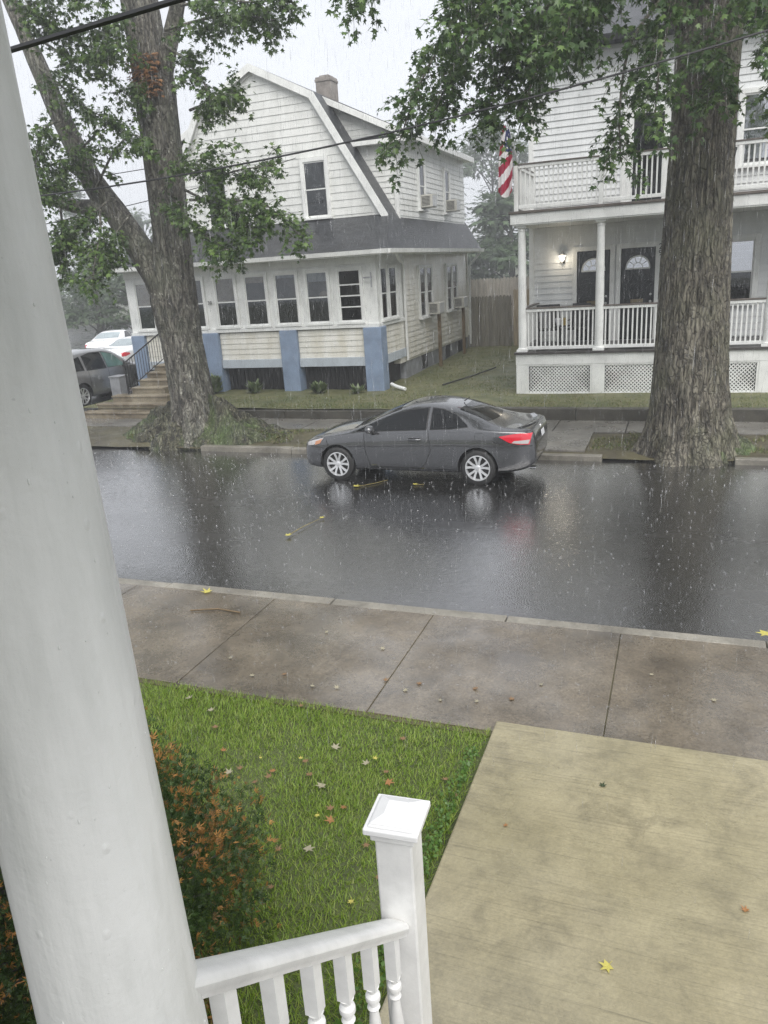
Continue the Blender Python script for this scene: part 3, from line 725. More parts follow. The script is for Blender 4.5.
# eaves: soffits and gutters
s = MB(); s.box(ex(4.16, -1) + .02, ex(4.16, 1) - .02, 20.22, 20.62, 4.06, 4.09); s.box(XR, ex(4.16, 1) - .03, 20.63, YB + .1, 4.06, 4.09); s.build('soffit', M['trim'], h1)
def gutter(pts, name='gutter'):
    o = MB(); prof = [(0, .06), (.0, -.05), (.05, -.08), (.10, -.05), (.115, .06), (.10, .06), (.09, -.035), (.02, -.035), (.015, .06)]
    a, b = Vector(pts[0]), Vector(pts[1]); t = (b - a).normalized(); n = t.cross(Z); k = len(prof)
    vs = [p + n * u + Z * w for p in (a, b) for u, w in prof]
    o.add(vs, [(i, (i + 1) % k, k + (i + 1) % k, k + i) for i in range(k)] + [tuple(range(k - 1, -1, -1)), tuple(range(k, 2 * k))])
    return o.build(name, M['trim'], h1)
gutter(((ex(4.16, -1), 20.16, 4.13), (ex(4.16, 1) + .1, 20.16, 4.13))); gutter(((ex(4.16, 1) + .01, 20.18, 4.13), (ex(4.16, 1) + .01, YB + .35, 4.13)))
dp = MB(); dp.tube([(-7.42, 20.9, 4.08), (-7.6, 21.6, 3.92), (-7.86, 22.70, 3.80), (-7.88, 22.78, 3.6), (-7.88, 22.78, .95)], .04, 8); dp.build('downspout', M['trim'], h1, smooth=True)
dp = MB(); dp.tube([(-7.42, 30.6, 4.05), (-7.55, 30.6, 3.9), (-7.85, 30.55, 3.6), (-7.88, 30.55, .6)], .04, 8); dp.build('downspout', M['trim'], h1, smooth=True)
dp = MB(); dp.tube([(-7.72, 20.75, .52), (-7.5, 20.62, .46), (-7.2, 20.45, .42)], .05, 8)
tag(dp.build('downspout_elbow', M['trim'], smooth=True, origin=(-7.5, 20.6, .4)), 'short white drain elbow lying on the grass by the right blue pier', 'drain pipe')
dp = MB(); dp.tube([(-6.35, 21.3, .40), (-5.9, 23.0, .41), (-5.5, 24.4, .46)], .022, 8)
tag(dp.build('drain_hose', M['black_iron'], smooth=True, origin=(-5.9, 22.8, .4)), 'long dark drain hose lying across the side lawn', 'drain hose')
# brackets on the porch corner
b_ = MB(); b_.box(-8.28, -8.02, 20.50, 20.53, 3.46, 3.50); b_.box(-8.06, -8.03, 20.49, 20.52, 3.22, 3.62); b_.build('light_bracket', M['foundation'], h1)
# air conditioners, each held by the window it hangs in
def ac(loc, w, label):
    o = thing('air_conditioner', label, 'air conditioner', loc, 0, 'air conditioners in the side windows')
    c = MB(); c.box(0, .42, -w / 2, w / 2, 0, .38); c.build('casing', M['ac_beige'], o, local=True, bevel=.02)
    gr = MB(); gr.box(.421, .43, -w / 2 + .03, w / 2 - .03, .03, .35)
    gr.build('rear_grille', M['metal_grey'], o, local=True)
    for yy in (-w / 2 - .004, w / 2 - .004):
        v = MB()
        for i in range(7): v.box(.08, .34, yy, yy + .008, .06 + i * .04, .08 + i * .04)
        v.build('side_vent', M['unlit_dark'], o, local=True)
ac((XR + .03, 25.40, 2.14), .55, 'boxy air conditioner in the nearer ground floor side window')
ac((XR + .03, 28.52, 2.14), .58, 'boxy air conditioner in the farther ground floor side window')
ac((HX + 4.05, 25.14, 5.44), .50, 'air conditioner in the nearer dormer window')
ac((HX + 4.05, 28.02, 5.44), .50, 'air conditioner in the farther dormer window')
for y, l in ((25.40, 'brown wooden prop under the nearer ground floor air conditioner'), (28.52, 'brown wooden prop under the farther ground floor air conditioner')):
    p = MB(); p.box(-7.66, -7.56, y - .05, y + .05, .3, 2.135); tag(p.build('wooden_prop', M['wood_post'], origin=(-7.61, y, .3)), l, 'prop', 'props under the air conditioners')

# steps up to the porch door with an iron rail
st = thing('stone_steps', 'stained stone steps rising from the sidewalk behind the left tree', 'steps', (-14.5, 17.4, .1))
hs = [.30, .47, .64, .81, .98, 1.14, 1.30]
for i, h in enumerate(hs):
    a, b = ((-16.0, -13.3), (-15.75, -13.4), (-15.5, -13.6))[i] if i < 3 else (-15.1, -13.95)
    y = 17.42 + i * .4
    s = MB(); s.box(a, b, y, 17.42 + (i + 1) * .4 + .004 if i < 6 else 20.52, .05, h - .05); s.box(a - .02, b + .02, y - .03, (17.42 + (i + 1) * .4 - .032) if i < 6 else 20.52, h - .049, h); s.build('step', M['step'], st, bevel=.012)
ir = thing('iron_railing', 'black iron handrail climbing beside the stone steps', 'railing', (-15.02, 18.4, .64))
def rp(t): return Vector((-15.0, 18.35 + t * 2.0, .66 + t * .72))
s = MB(); s.tube([rp(0) + Z * .9, rp(1) + Z * .9], .022, 8); s.build('handrail', M['black_iron'], ir)
s = MB(); s.tube([rp(0) + Z * .12, rp(1) + Z * .12], .014, 6); s.build('bottom_rail', M['black_iron'], ir)
for t in (0, 1): 
    s = MB(); p = rp(t); s.tube([p - Z * (.0 if t == 0 else .04), p + Z * .98], .024, 8); s.build('post', M['black_iron'], ir)
for i in range(1, 16):
    s = MB(); p = rp(i / 16); s.tube([p + Z * .12, p + Z * .9], .009, 6); s.build('baluster', M['black_iron'], ir)
s = MB(); s.box(-15.74, -15.40, 18.5, 18.9, .3, 1.12); s.box(-15.76, -15.38, 18.48, 18.92, 1.121, 1.16)
tag(s.build('concrete_post', M['foundation'], origin=(-15.57, 18.7, .3), bevel=.012), 'squat bluish concrete post beside the stone steps', 'post')

# ================================================================== FENCE BETWEEN THE HOUSES
def fence(name, label, x0, x1, y, z0, z1, mat, bw=.14, pts=True, rails=True):
    f = thing(name, label, 'fence', ((x0 + x1) / 2, y, z0))
    b = MB(); x = x0
    while x < x1:
        h = z1 + random.uniform(-.02, .02); w = min(bw, x1 - x) - .008
        if pts: b.prism([(x, z0), (x + w, z0), (x + w, h - .06), (x + w * .7, h), (x + w * .3, h), (x, h - .06)], X, Z, Y, (y - .012, y + .010 + random.uniform(0, .006)))
        else: b.box(x, x + w, y - .012, y + .010 + random.uniform(0, .006), z0, h)
        x += bw
    b.build('board_panel', mat, f)
    if rails:
        for zz in (z0 + .3, z1 - .4):
            r = MB(); r.box(x0, x1, y + .02, y + .07, zz, zz + .09); r.build('rail', mat, f)
    return f
fence('wooden_fence', 'dark wet board fence with pointed tops behind the side lawn', -8.0, -6.25, 30.7, .38, 2.42, M['fence_dark'])
fence('wooden_fence', 'tall pale board fence rising behind the dark one', -9.5, -4.0, 31.9, .38, 3.05, M['fence_pale'])
fence('wooden_fence', 'tan board fence beside the porch house corner', -6.2, -3.5, 30.8, .38, 2.62, M['fence_tan'])

# ================================================================== WHITE HOUSE WITH TWO PORCHES
P0, P1, PY, WY, DZ = -3.92, 6.0, 19.95, 22.3, 1.42
h2 = thing('porch_house', 'white clapboard house with a railed porch on each of two floors', 'house', (0, WY, .35))
# body
s = MB(); siding(s, (0, WY, 0), X, -Y, 1.45, 8.6, .160, -4.0, 6.2, .028); s.box(-3.99, 6.2, WY + .005, 33, .3, 8.6)
siding(s, (-4.0, 0, 0), -Y, -X, 1.45, 8.6, .160, -33, -WY, .02); s.build('wall', M['siding_grey'], h2)
s = MB(); s.box(-4.035, -3.90, WY - .035, WY + .1, 1.45, 8.6); s.build('corner_board', M['trim'], h2, bevel=.006)
rf = MB(); slab(rf, [(-4.5, 21.7, 8.7), (6.8, 21.7, 8.7), (6.8, 27.5, 11.6), (-4.5, 27.5, 11.6)], .16); slab(rf, [(-4.5, 27.5, 11.6), (6.8, 27.5, 11.6), (6.8, 33.5, 8.7), (-4.5, 33.5, 8.7)], .16)
rf.build('roof', M['shingle'], h2, uvbox=True)
# porch base with lattice
s = MB(); s.box(P0 - .05, P1, PY, PY + .10, 1.10, 1.36); cols = [-3.81, -1.92, -.03, 1.86, 3.80, 5.75]
bayx = []
for i, cx in enumerate(cols):
    a, b = cx - (.14 if i else .15), cx + .12
    s.box(a, b, PY + .004, PY + .10, .30, 1.098)
for i in range(5):
    a, b = cols[i] + .12, cols[i + 1] - .14; bayx.append((a, b))
    s.box(a, b, PY + .01, PY + .07, .30, .385); s.box(a, b, PY + .01, PY + .07, 1.06, 1.098)
    s.box(a, a + .05, PY + .012, PY + .07, .386, 1.058); s.box(b - .05, b, PY + .012, PY + .07, .386, 1.058)
s.box(P0 - .04, P0 + .02, PY + .101, WY - .04, .30, 1.36)
s.build('porch_skirt', M['trim'], h2, bevel=.005)
for a, b in bayx[:4]:
    l = MB(); a += .05; b -= .05; z0, z1 = .386, 1.058; W, Hh = b - a, z1 - z0; p = .078; wd = .020
    for sg in (1, -1):
        k = -Hh
        while k < W:
            # strip along x - sg*z = k, clipped to the panel
            t0, t1 = max(0, -k), min(Hh, W - k)
            if t1 - t0 > .03:
                q = [(k + t0 - wd, t0), (k + t0 + wd, t0), (k + t1 + wd, t1), (k + t1 - wd, t1)]
                q = [(min(max(u, 0), W), w) for u, w in q]
                if sg < 0: q = [(W - u, w) for u, w in q]
                yy = PY + (.030 if sg > 0 else .038)
                l.prism([(a + u, z0 + w) for u, w in q], X, Z, Y, (yy, yy + .007))
            k += p * 1.15
    l.build('lattice_panel', M['trim'], h2)
    d = MB(); d.box(a - .04, b + .04, PY + .55, PY + .57, .3, 1.1); d.build('crawlspace_shade_panel', M['dark'], h2)  # black panel gives the lattice holes their shade
s = MB(); s.box(P0 - .08, P1, PY - .05, WY, 1.362, DZ); s.build('porch_deck', M['deck'], h2, bevel=.005)
s = MB(); s.box(P0 - .10, P1, PY - .04, WY - .03, 4.47, 4.50); s.box(P0 - .14, P1, PY - .06, PY + .10, 4.501, 4.74); s.box(P0 - .14, P0 + .02, PY + .101, WY - .03, 4.501, 4.74); s.build('porch_beam', M['trim'], h2, bevel=.006)
s = MB(); s.box(P0 - .17, P1, PY - .10, WY - .03, 4.742, 4.80); s.build('balcony_deck', M['rail_top'], h2, bevel=.005)
# round columns
def column(parent, x, y, z0, z1, r, mat, name='porch_column'):
    o = MB(); H = z1 - z0
    prof = [(r * 1.0, .10), (r * 1.01, H * .3), (r * .96, H * .55), (r * .84, H - .16), (r * .84, H - .13), (r * .95, H - .125), (r * .95, H - .10), (r * .84, H - .095), (r * .88, H - .07), (r * 1.1, H - .05)]
    o.lathe([(a, z0 + b) for a, b in prof], 24, (x, y, 0))
    c = o.build(name, mat, parent, smooth=True)
    b = MB(); b.box(x - r * 1.3, x + r * 1.3, y - r * 1.3, y + r * 1.3, z0, z0 + .06); b.lathe([(r * 1.2, z0 + .061), (r * 1.22, z0 + .08), (r * 1.05, z0 + .10)], 24, (x, y, 0)); b.build('column_base', mat, c, bevel=.004)
    b = MB(); b.box(x - r * 1.15, x + r * 1.15, y - r * 1.15, y + r * 1.15, z1 - .05, z1); b.build('capital', mat, c, bevel=.004)
for cx in cols: column(h2, cx, PY + .13, DZ + .001, 4.469, .105, M['trim'])
# railings, every baluster a piece of its own
def railing(a, b, z0, z1, n, axis='X', fix=PY + .13, top=None, name='porch_railing', thick=.035):
    U, V = (X, Y) if axis == 'X' else (Y, X); Pp = V * fix
    o = MB(); o.obox(Pp, U, V, Z, (a, b), (-.045, .045), (z1 - .10, z1 - .035)); o.obox(Pp, U, V, Z, (a, b), (-.001, .001), (z1 - .08, z1 - .05)); r = o.build(name, M['trim'], h2, bevel=.005)
    o = MB(); o.obox(Pp, U, V, Z, (a, b), (-.03, .03), (z0 + .05, z0 + .13)); o.build('bottom_rail', M['trim'], r, bevel=.005)
    o = MB(); o.obox(Pp, U, V, Z, (a, b), (-.06, .06), (z1 - .034, z1)); o.build('rail_cap', M['rail_top'] if top is None else top, r, bevel=.004)
    bal = None; off = root_loc(r)
    for i in range(n):
        u = a + (b - a) * (i + .5) / n
        if bal is None:
            o = MB(); o.obox((0, 0, 0), U, V, Z, (-thick / 2, thick / 2), (-thick / 2, thick / 2), (z0 + .131, z1 - .101)); bal = o.build('baluster', M['trim'], r, local=True, origin=None)
            c = bal
        else:
            c = bal.copy(); COL.objects.link(c); c.parent = r
        c.location = Pp + U * u - off
    return r
for i in range(4): railing(cols[i] + .10, cols[i + 1] - .10, DZ, 2.51, 16)
railing(PY + .24, WY - .03, DZ, 2.51, 14, 'Y', -3.81)
for a, b in ((P0 + .06, -1.98), (-1.88, .02), (.12, 2.0), (2.1, 4.0)): railing(a, b, 4.80, 5.86, 17, 'X', PY + .02, name='balcony_railing')
railing(PY + .10, WY - .05, 4.80, 5.86, 15, 'Y', P0, name='balcony_railing')
for cx in (P0, -1.93, .07, 2.05):
    s = MB(); s.box(cx - .05, cx + .05, PY - .03, PY + .07, 4.801, 5.825); s.build('balcony_post', M['trim'], h2, bevel=.005)
# doors on the ground floor
def fan_door(x0, x1, z1, label=None):
    w = x1 - x0; xc = (x0 + x1) / 2
    c = MB(); c.box(x0 - .12, x0, WY - .06, WY, DZ, z1 + .12); c.box(x1, x1 + .12, WY - .06, WY, DZ, z1 + .12); c.box(x0, x1, WY - .06, WY, z1, z1 + .12); c.build('door_frame', M['trim'], h2, bevel=.005)
    d = MB(); d.box(x0, x1, WY - .030, WY, DZ + .02, z1)
    for a in (x0 + .12, xc + .06):
        d.box(a, a + w / 2 - .18, WY - .04, WY - .03, DZ + .2, DZ + .75); d.box(a, a + w / 2 - .18, WY - .04, WY - .03, DZ + .95, DZ + 1.55)
    o = d.build('door', M['black_door'], h2, bevel=.006)
    r = w * .36; zc = z1 - .50
    arc = [(xc + r * math.cos(math.pi * i / 16), zc + r * 1.0 * math.sin(math.pi * i / 16)) for i in range(17)]
    f = MB(); f.prism(arc, X, Z, Y, (WY - .040, WY - .036)); fl = f.build('fanlight', M['glass_mirror'], o)
    f = MB()
    for i in range(16):
        a0, a1 = math.pi * i / 16, math.pi * (i + 1) / 16
        q = [(xc + rr * math.cos(a), zc + rr * math.sin(a)) for a, rr in ((a0, r), (a1, r), (a1, r - .035), (a0, r - .035))]
        f.prism(q, X, Z, Y, (WY - .052, WY - .041)); 
        q = [(xc + rr * math.cos(a), zc + rr * math.sin(a)) for a, rr in ((a0, r * .42), (a1, r * .42), (a1, r * .42 - .02), (a0, r * .42 - .02))]
        f.prism(q, X, Z, Y, (WY - .050, WY - .041))
    for a in (.2, .4, .6, .8):
        t = Vector((math.cos(math.pi * a), 0, math.sin(math.pi * a))); n = Vector((-t.z, 0, t.x))
        q = [(xc + (t * u + n * v).x, zc + (t * u + n * v).z) for u, v in ((r * .42, -.01), (r - .03, -.01), (r - .03, .01), (r * .42, .01))]
        f.prism(q, X, Z, Y, (WY - .0505, WY - .041))
    f.box(xc - r, xc + r, WY - .052, WY - .041, zc - .035, zc); f.build('fanlight_frame', M['trim'], fl)
    k = MB(); k.lathe([(.0, 0), (.03, .01), (.034, .03), (.02, .05)], 10, (x1 - .09, WY - .09, DZ + 1.0), 'Y'); k.lathe([(.0, 0), (.03, .01), (.03, .03)], 10, (x1 - .09, WY - .07, DZ + 1.18), 'Y'); k.build('handle', M['metal_grey'], o)
    k = MB(); k.box(xc - .16, xc + .16, WY - .05, WY - .041, DZ + .98, DZ + 1.07); k.build('mail_slot', M['brass'], o)
    return o
fan_door(-2.74, -1.88, 3.79); fan_door(-1.60, -.74, 3.79)
font_part('2\n9', .20, M['black_iron'], h2, (-.62, WY - .068, 3.70), (R_(90), 0, 0), 'house_number', .8)
window(h2, (1.02, WY - .024, 2.30), X, -Y, 1.15, 1.50, .13, M['trim'], M['glass_dark'], M['unlit_dark'], None, depth=.08, glass2=M['glass_mirror'])
# upper floor
d = MB(); d.box(-1.38, -.66, WY - .03, WY, 4.82, 6.95); dd = d.build('balcony_door', M['black_door'], h2)
g_ = MB(); g_.box(-1.24, -.80, WY - .04, WY - .031, 5.2, 6.75); g_.build('door_glass', M['glass_dark'], dd)
c = MB(); c.box(-1.66, -1.38, WY - .06, WY, 4.81, 7.1); c.box(-.66, -.38, WY - .06, WY, 4.81, 7.1); c.box(-1.38, -.66, WY - .06, WY, 6.95, 7.1); c.build('door_frame', M['trim'], h2, bevel=.005)
window(h2, (1.75, WY - .024, 5.55), X, -Y, 1.25, 1.55, .12, M['trim'], M['glass_mirror'], M['unlit_dark'], M['curtain'], depth=.07)
# lit lamp on the wall
wl = thing('wall_lamp', 'lit carriage lamp on the white wall left of the black doors', 'wall lamp', (-3.12, WY - .03, 3.62))
o = MB(); o.box(-.06, .06, -.02, .0, -.10, .12); o.tube([(0, -.02, -.06), (0, -.09, -.10), (0, -.13, -.06)], .012, 6); o.build('bracket', M['black_iron'], wl, local=True)
o = MB(); o.lathe([(.045, -.04), (.085, .10)], 6, (0, -.14, 0)); o.build('lamp_glass', M['lamp_glow'], wl, local=True)
o = MB(); o.lathe([(.10, .101), (.09, .13), (.03, .19), (.01, .23)], 6, (0, -.14, 0)); o.lathe([(.05, -.045), (.02, -.09), (.006, -.12)], 6, (0, -.14, 0)); o.build('lamp_cap', M['metal_grey'], wl, local=True)
li = bpy.data.lights.new('wall_lamp_bulb', 'POINT'); li.energy = 1.6; li.specular_factor = 0; li.color = (1, .86, .66); li.shadow_soft_size = .06
lo = bpy.data.objects.new('wall_lamp_bulb', li); COL.objects.link(lo); lo.location = (-3.12, WY - .34, 3.62)

# porch furniture
def chair(name, label, loc, rz, w=.6, mat=None):
    o = thing(name, label, 'chair', loc, rz); m = mat or M['black_iron']
    s = MB(); s.box(-w / 2, w / 2, -.26, .26, .40, .44); s.build('seat', m, o, local=True, bevel=.01)
    s = MB(); n = 7
    for i in range(n):
        u = -w / 2 + .03 + (w - .06) * i / (n - 1); s.obox((u, .24, .44), X, Y, Vector((0, .18, 1)).normalized(), (-.025, .025), (0, .02), (0, .55))
    s.obox((0, .24, .44), X, Y, Vector((0, .18, 1)).normalized(), (-w / 2, w / 2), (-.005, .03), (.55, .62)); s.build('backrest', m, o, local=True)
    for sx in (-1, 1):
        s = MB(); s.box(sx * w / 2 - .02, sx * w / 2 + .02, -.28, .26, .62, .65); s.build('arm', m, o, local=True)
        for yy in (-.25, .23):
            s = MB(); s.box(sx * w / 2 - .018, sx * w / 2 + .018, yy - .018, yy + .018, 0, .62 if yy < 0 else .40); s.build('leg', m, o, local=True)
    return o
chair('patio_chair', 'wide black patio chair behind the lower railing beside the porch corner', (-3.35, 21.5, DZ), R_(15), .62)
chair('patio_chair', 'narrow black patio chair behind the lower railing near the left door', (-2.62, 21.55, DZ), R_(-10), .5)
chair('balcony_chair', 'dark chair behind the upper railing right of the tree', (.55, 21.3, 4.80), R_(-70), .55)
tb = thing('porch_table', 'small black table between the two patio chairs', 'table', (-2.98, 21.1, DZ))
s = MB(); s.lathe([(.22, .52), (.225, .53), (.22, .55)], 20); s.build('tabletop', M['black_iron'], tb, local=True)
for k in range(3):
    a = k * 2.09; s = MB(); s.tube([(.16 * math.cos(a), .16 * math.sin(a), 0), (.1 * math.cos(a), .1 * math.sin(a), .52)], .012, 6); s.build('leg', M['black_iron'], tb, local=True)
for (x, mt, l) in ((-3.06, 'plate', 'pale jar on the small black porch table'), (-2.90, 'pot', 'ochre pot on the small black porch table')):
    s = MB(); s.lathe([(.05, 0), (.075, .1), (.08, .17), (.07, .18), (.065, .12), (.01, .05)], 14, (x, 21.1, DZ + .551)); tag(s.build('flower_pot', M[mt], origin=(x, 21.1, DZ + .551), smooth=True), l, 'pot')

# flag on the corner of the upper porch, hanging limp from its pole
fl = thing('flag', 'striped red and white flag with blue corner hanging limp at the balcony corner', 'flag', (-3.9, 19.95, 5.9))
s = MB(); s.tube([(-3.87, 19.95, 5.90), (-4.08, 19.62, 6.85)], .014, 8); s.sphere((-4.085, 19.61, 6.88), .028, 8); s.build('pole', M['metal_grey'], fl)
nu, nv = 26, 70
V, F, MI = [], [], []
for j in range(nv + 1):
    v = j / nv
    for i in range(nu + 1):
        u = i / nu; w = .135 + .04 * min(1, v * 2)
        x = -4.075 + (u - .5) * 2 * w * (.62 + .38 * math.sin(min(1, v * 1.4) * 1.57)) - .05 * v
        y = 19.66 + .06 * math.sin(u * 9.5 + v * 1.2) * (.5 + .5 * v) + .02 * math.sin(u * 21)
        z = 6.72 - v * (1.46 + .14 * math.sin(u * 3.1)) - .14 * u * (1 - v)
        V.append((x, y, z))
for j in range(nv):
    for i in range(nu):
        F.append((j * (nu + 1) + i, j * (nu + 1) + i + 1, (j + 1) * (nu + 1) + i + 1, (j + 1) * (nu + 1) + i))
        u, v = (i + .5) / nu, (j + .5) / nv; st_ = (u * 1.05 + v * 3.15) * 2.05
        if v < .34 and u + v * .9 > .52:
            star = (int(u * 13 + .5) + int(v * 30)) % 4 == 0 and int(v * 30) % 2 == 0
            MI.append(1 if star else 2)
        else: MI.append(0 if int(st_) % 2 == 0 else 1)
np_mesh('cloth', np.array(V) - np.array((-3.9, 19.95, 5.9)), F, [M['flag_red'], M['flag_white'], M['flag_blue']], fl, MI, smooth=True)
# ================================================================== CARS
def interp(tab, x):
    xs = [t[0] for t in tab]
    if x <= xs[0]: return tab[0][1]
    if x >= xs[-1]: return tab[-1][1]
    for (a, va), (b, vb) in zip(tab[:-1], tab[1:]):
        if a <= x <= b:
            t = (x - a) / (b - a); return va + (vb - va) * t

COUPE = dict(L=4.46,
    top=[(0, .63), (.03, .70), (.12, .76), (.35, .83), (.75, .90), (1.02, .948), (1.16, .988), (1.55, 1.170), (1.9, 1.302), (2.15, 1.372), (2.45, 1.398), (2.75, 1.380), (3.05, 1.318), (3.4, 1.200), (3.72, 1.065), (3.92, 1.010), (4.15, .990), (4.32, .990), (4.39, .972), (4.43, .86), (4.46, .70)],
    belt=[(0, .59), (.03, .65), (.12, .715), (.35, .79), (.75, .845), (1.1, .89), (1.6, .905), (2.4, .94), (3.1, .962), (3.6, .962), (4.0, .955), (4.32, .94), (4.42, .82), (4.46, .68)],
    bot=[(0, .30), (.06, .23), (.4, .20), (.9, .19), (3.6, .19), (4.0, .22), (4.30, .27), (4.42, .36), (4.46, .46)],
    w=[(0, .60), (.03, .69), (.10, .76), (.25, .825), (.5, .86), (.9, .872), (1.5, .872), (2.4, .872), (3.2, .878), (3.6, .878), (4.0, .86), (4.25, .81), (4.38, .74), (4.44, .66), (4.46, .60)],
    wr=[(0, .44), (.12, .56), (.5, .66), (1.08, .70), (1.3, .66), (1.9, .575), (2.4, .555), (3.0, .55), (3.5, .57), (3.8, .63), (4.1, .67), (4.35, .64), (4.46, .55)],
    fx=.76, rx=3.455, wr_=.318,
    win=[dict(lo=[(1.17, .925), (1.95, .955), (2.52, .975)], hi=[(1.21, .94), (1.6, 1.105), (1.95, 1.222), (2.20, 1.278), (2.52, 1.304)]),
         dict(lo=[(2.60, .980), (2.95, .990), (3.27, 1.022)], hi=[(2.60, 1.300), (2.80, 1.280), (3.05, 1.198), (3.27, 1.040)])],
    shield=((1.14, 1.91), (.60, .52)), rear=((3.10, 3.70), (.50, .56)), segs=7)
SUV = dict(L=4.6,
    top=[(0, .72), (.03, .80), (.15, .90), (.5, .99), (1.0, 1.06), (1.2, 1.12), (1.5, 1.34), (1.85, 1.56), (2.2, 1.655), (2.9, 1.68), (3.6, 1.65), (4.0, 1.59), (4.2, 1.50), (4.4, 1.20), (4.52, 1.0), (4.6, .78)],
    belt=[(0, .68), (.15, .83), (.5, .91), (1.1, .98), (2.4, 1.02), (3.6, 1.06), (4.2, 1.08), (4.45, .98), (4.6, .72)],
    bot=[(0, .36), (.1, .28), (.9, .25), (3.7, .25), (4.4, .32), (4.6, .48)],
    w=[(0, .56), (.06, .70), (.25, .83), (.6, .89), (1.5, .905), (3.6, .905), (4.2, .87), (4.45, .80), (4.6, .68)],
    wr=[(0, .48), (.3, .66), (1.1, .74), (1.3, .72), (1.9, .64), (3.0, .63), (3.9, .61), (4.3, .64), (4.6, .58)],
    fx=.92, rx=3.66, wr_=.35,
    win=[dict(lo=[(1.55, 1.04), (2.4, 1.06)], hi=[(1.62, 1.10), (1.95, 1.42), (2.4, 1.53)]), dict(lo=[(2.48, 1.06), (3.35, 1.09)], hi=[(2.48, 1.535), (2.9, 1.55), (3.30, 1.50)]),
         dict(lo=[(3.45, 1.10), (3.98, 1.13)], hi=[(3.42, 1.49), (3.7, 1.45), (3.92, 1.32)])],
    shield=((1.22, 1.86), (.64, .58)), rear=((4.10, 4.36), (.52, .58)), segs=7)
SEDAN = dict(COUPE); SEDAN.update(L=4.6,
    top=[(0, .62), (.03, .70), (.15, .76), (.5, .86), (1.0, .95), (1.2, 1.0), (1.6, 1.22), (1.95, 1.38), (2.3, 1.455), (2.8, 1.46), (3.2, 1.40), (3.6, 1.24), (3.85, 1.14), (4.1, 1.11), (4.42, 1.10), (4.50, 1.07), (4.56, .9), (4.6, .72)],
    belt=[(0, .58), (.15, .70), (.5, .80), (1.1, .90), (2.4, .96), (3.5, 1.0), (4.4, 1.03), (4.56, .86), (4.6, .70)],
    w=[(0, .55), (.06, .68), (.25, .80), (.6, .86), (1.5, .88), (3.6, .88), (4.2, .86), (4.45, .78), (4.6, .62)],
    bot=[(0, .30), (.06, .23), (.4, .20), (3.7, .20), (4.4, .28), (4.6, .46)], rx=3.66,
    win=[dict(lo=[(1.5, .96), (2.35, .98)], hi=[(1.55, 1.0), (1.95, 1.25), (2.35, 1.36)]), dict(lo=[(2.42, .98), (3.3, 1.02)], hi=[(2.42, 1.365), (2.8, 1.36), (3.25, 1.16)])],
    shield=((1.22, 1.96), (.62, .54)), rear=((3.18, 3.80), (.50, .56)))

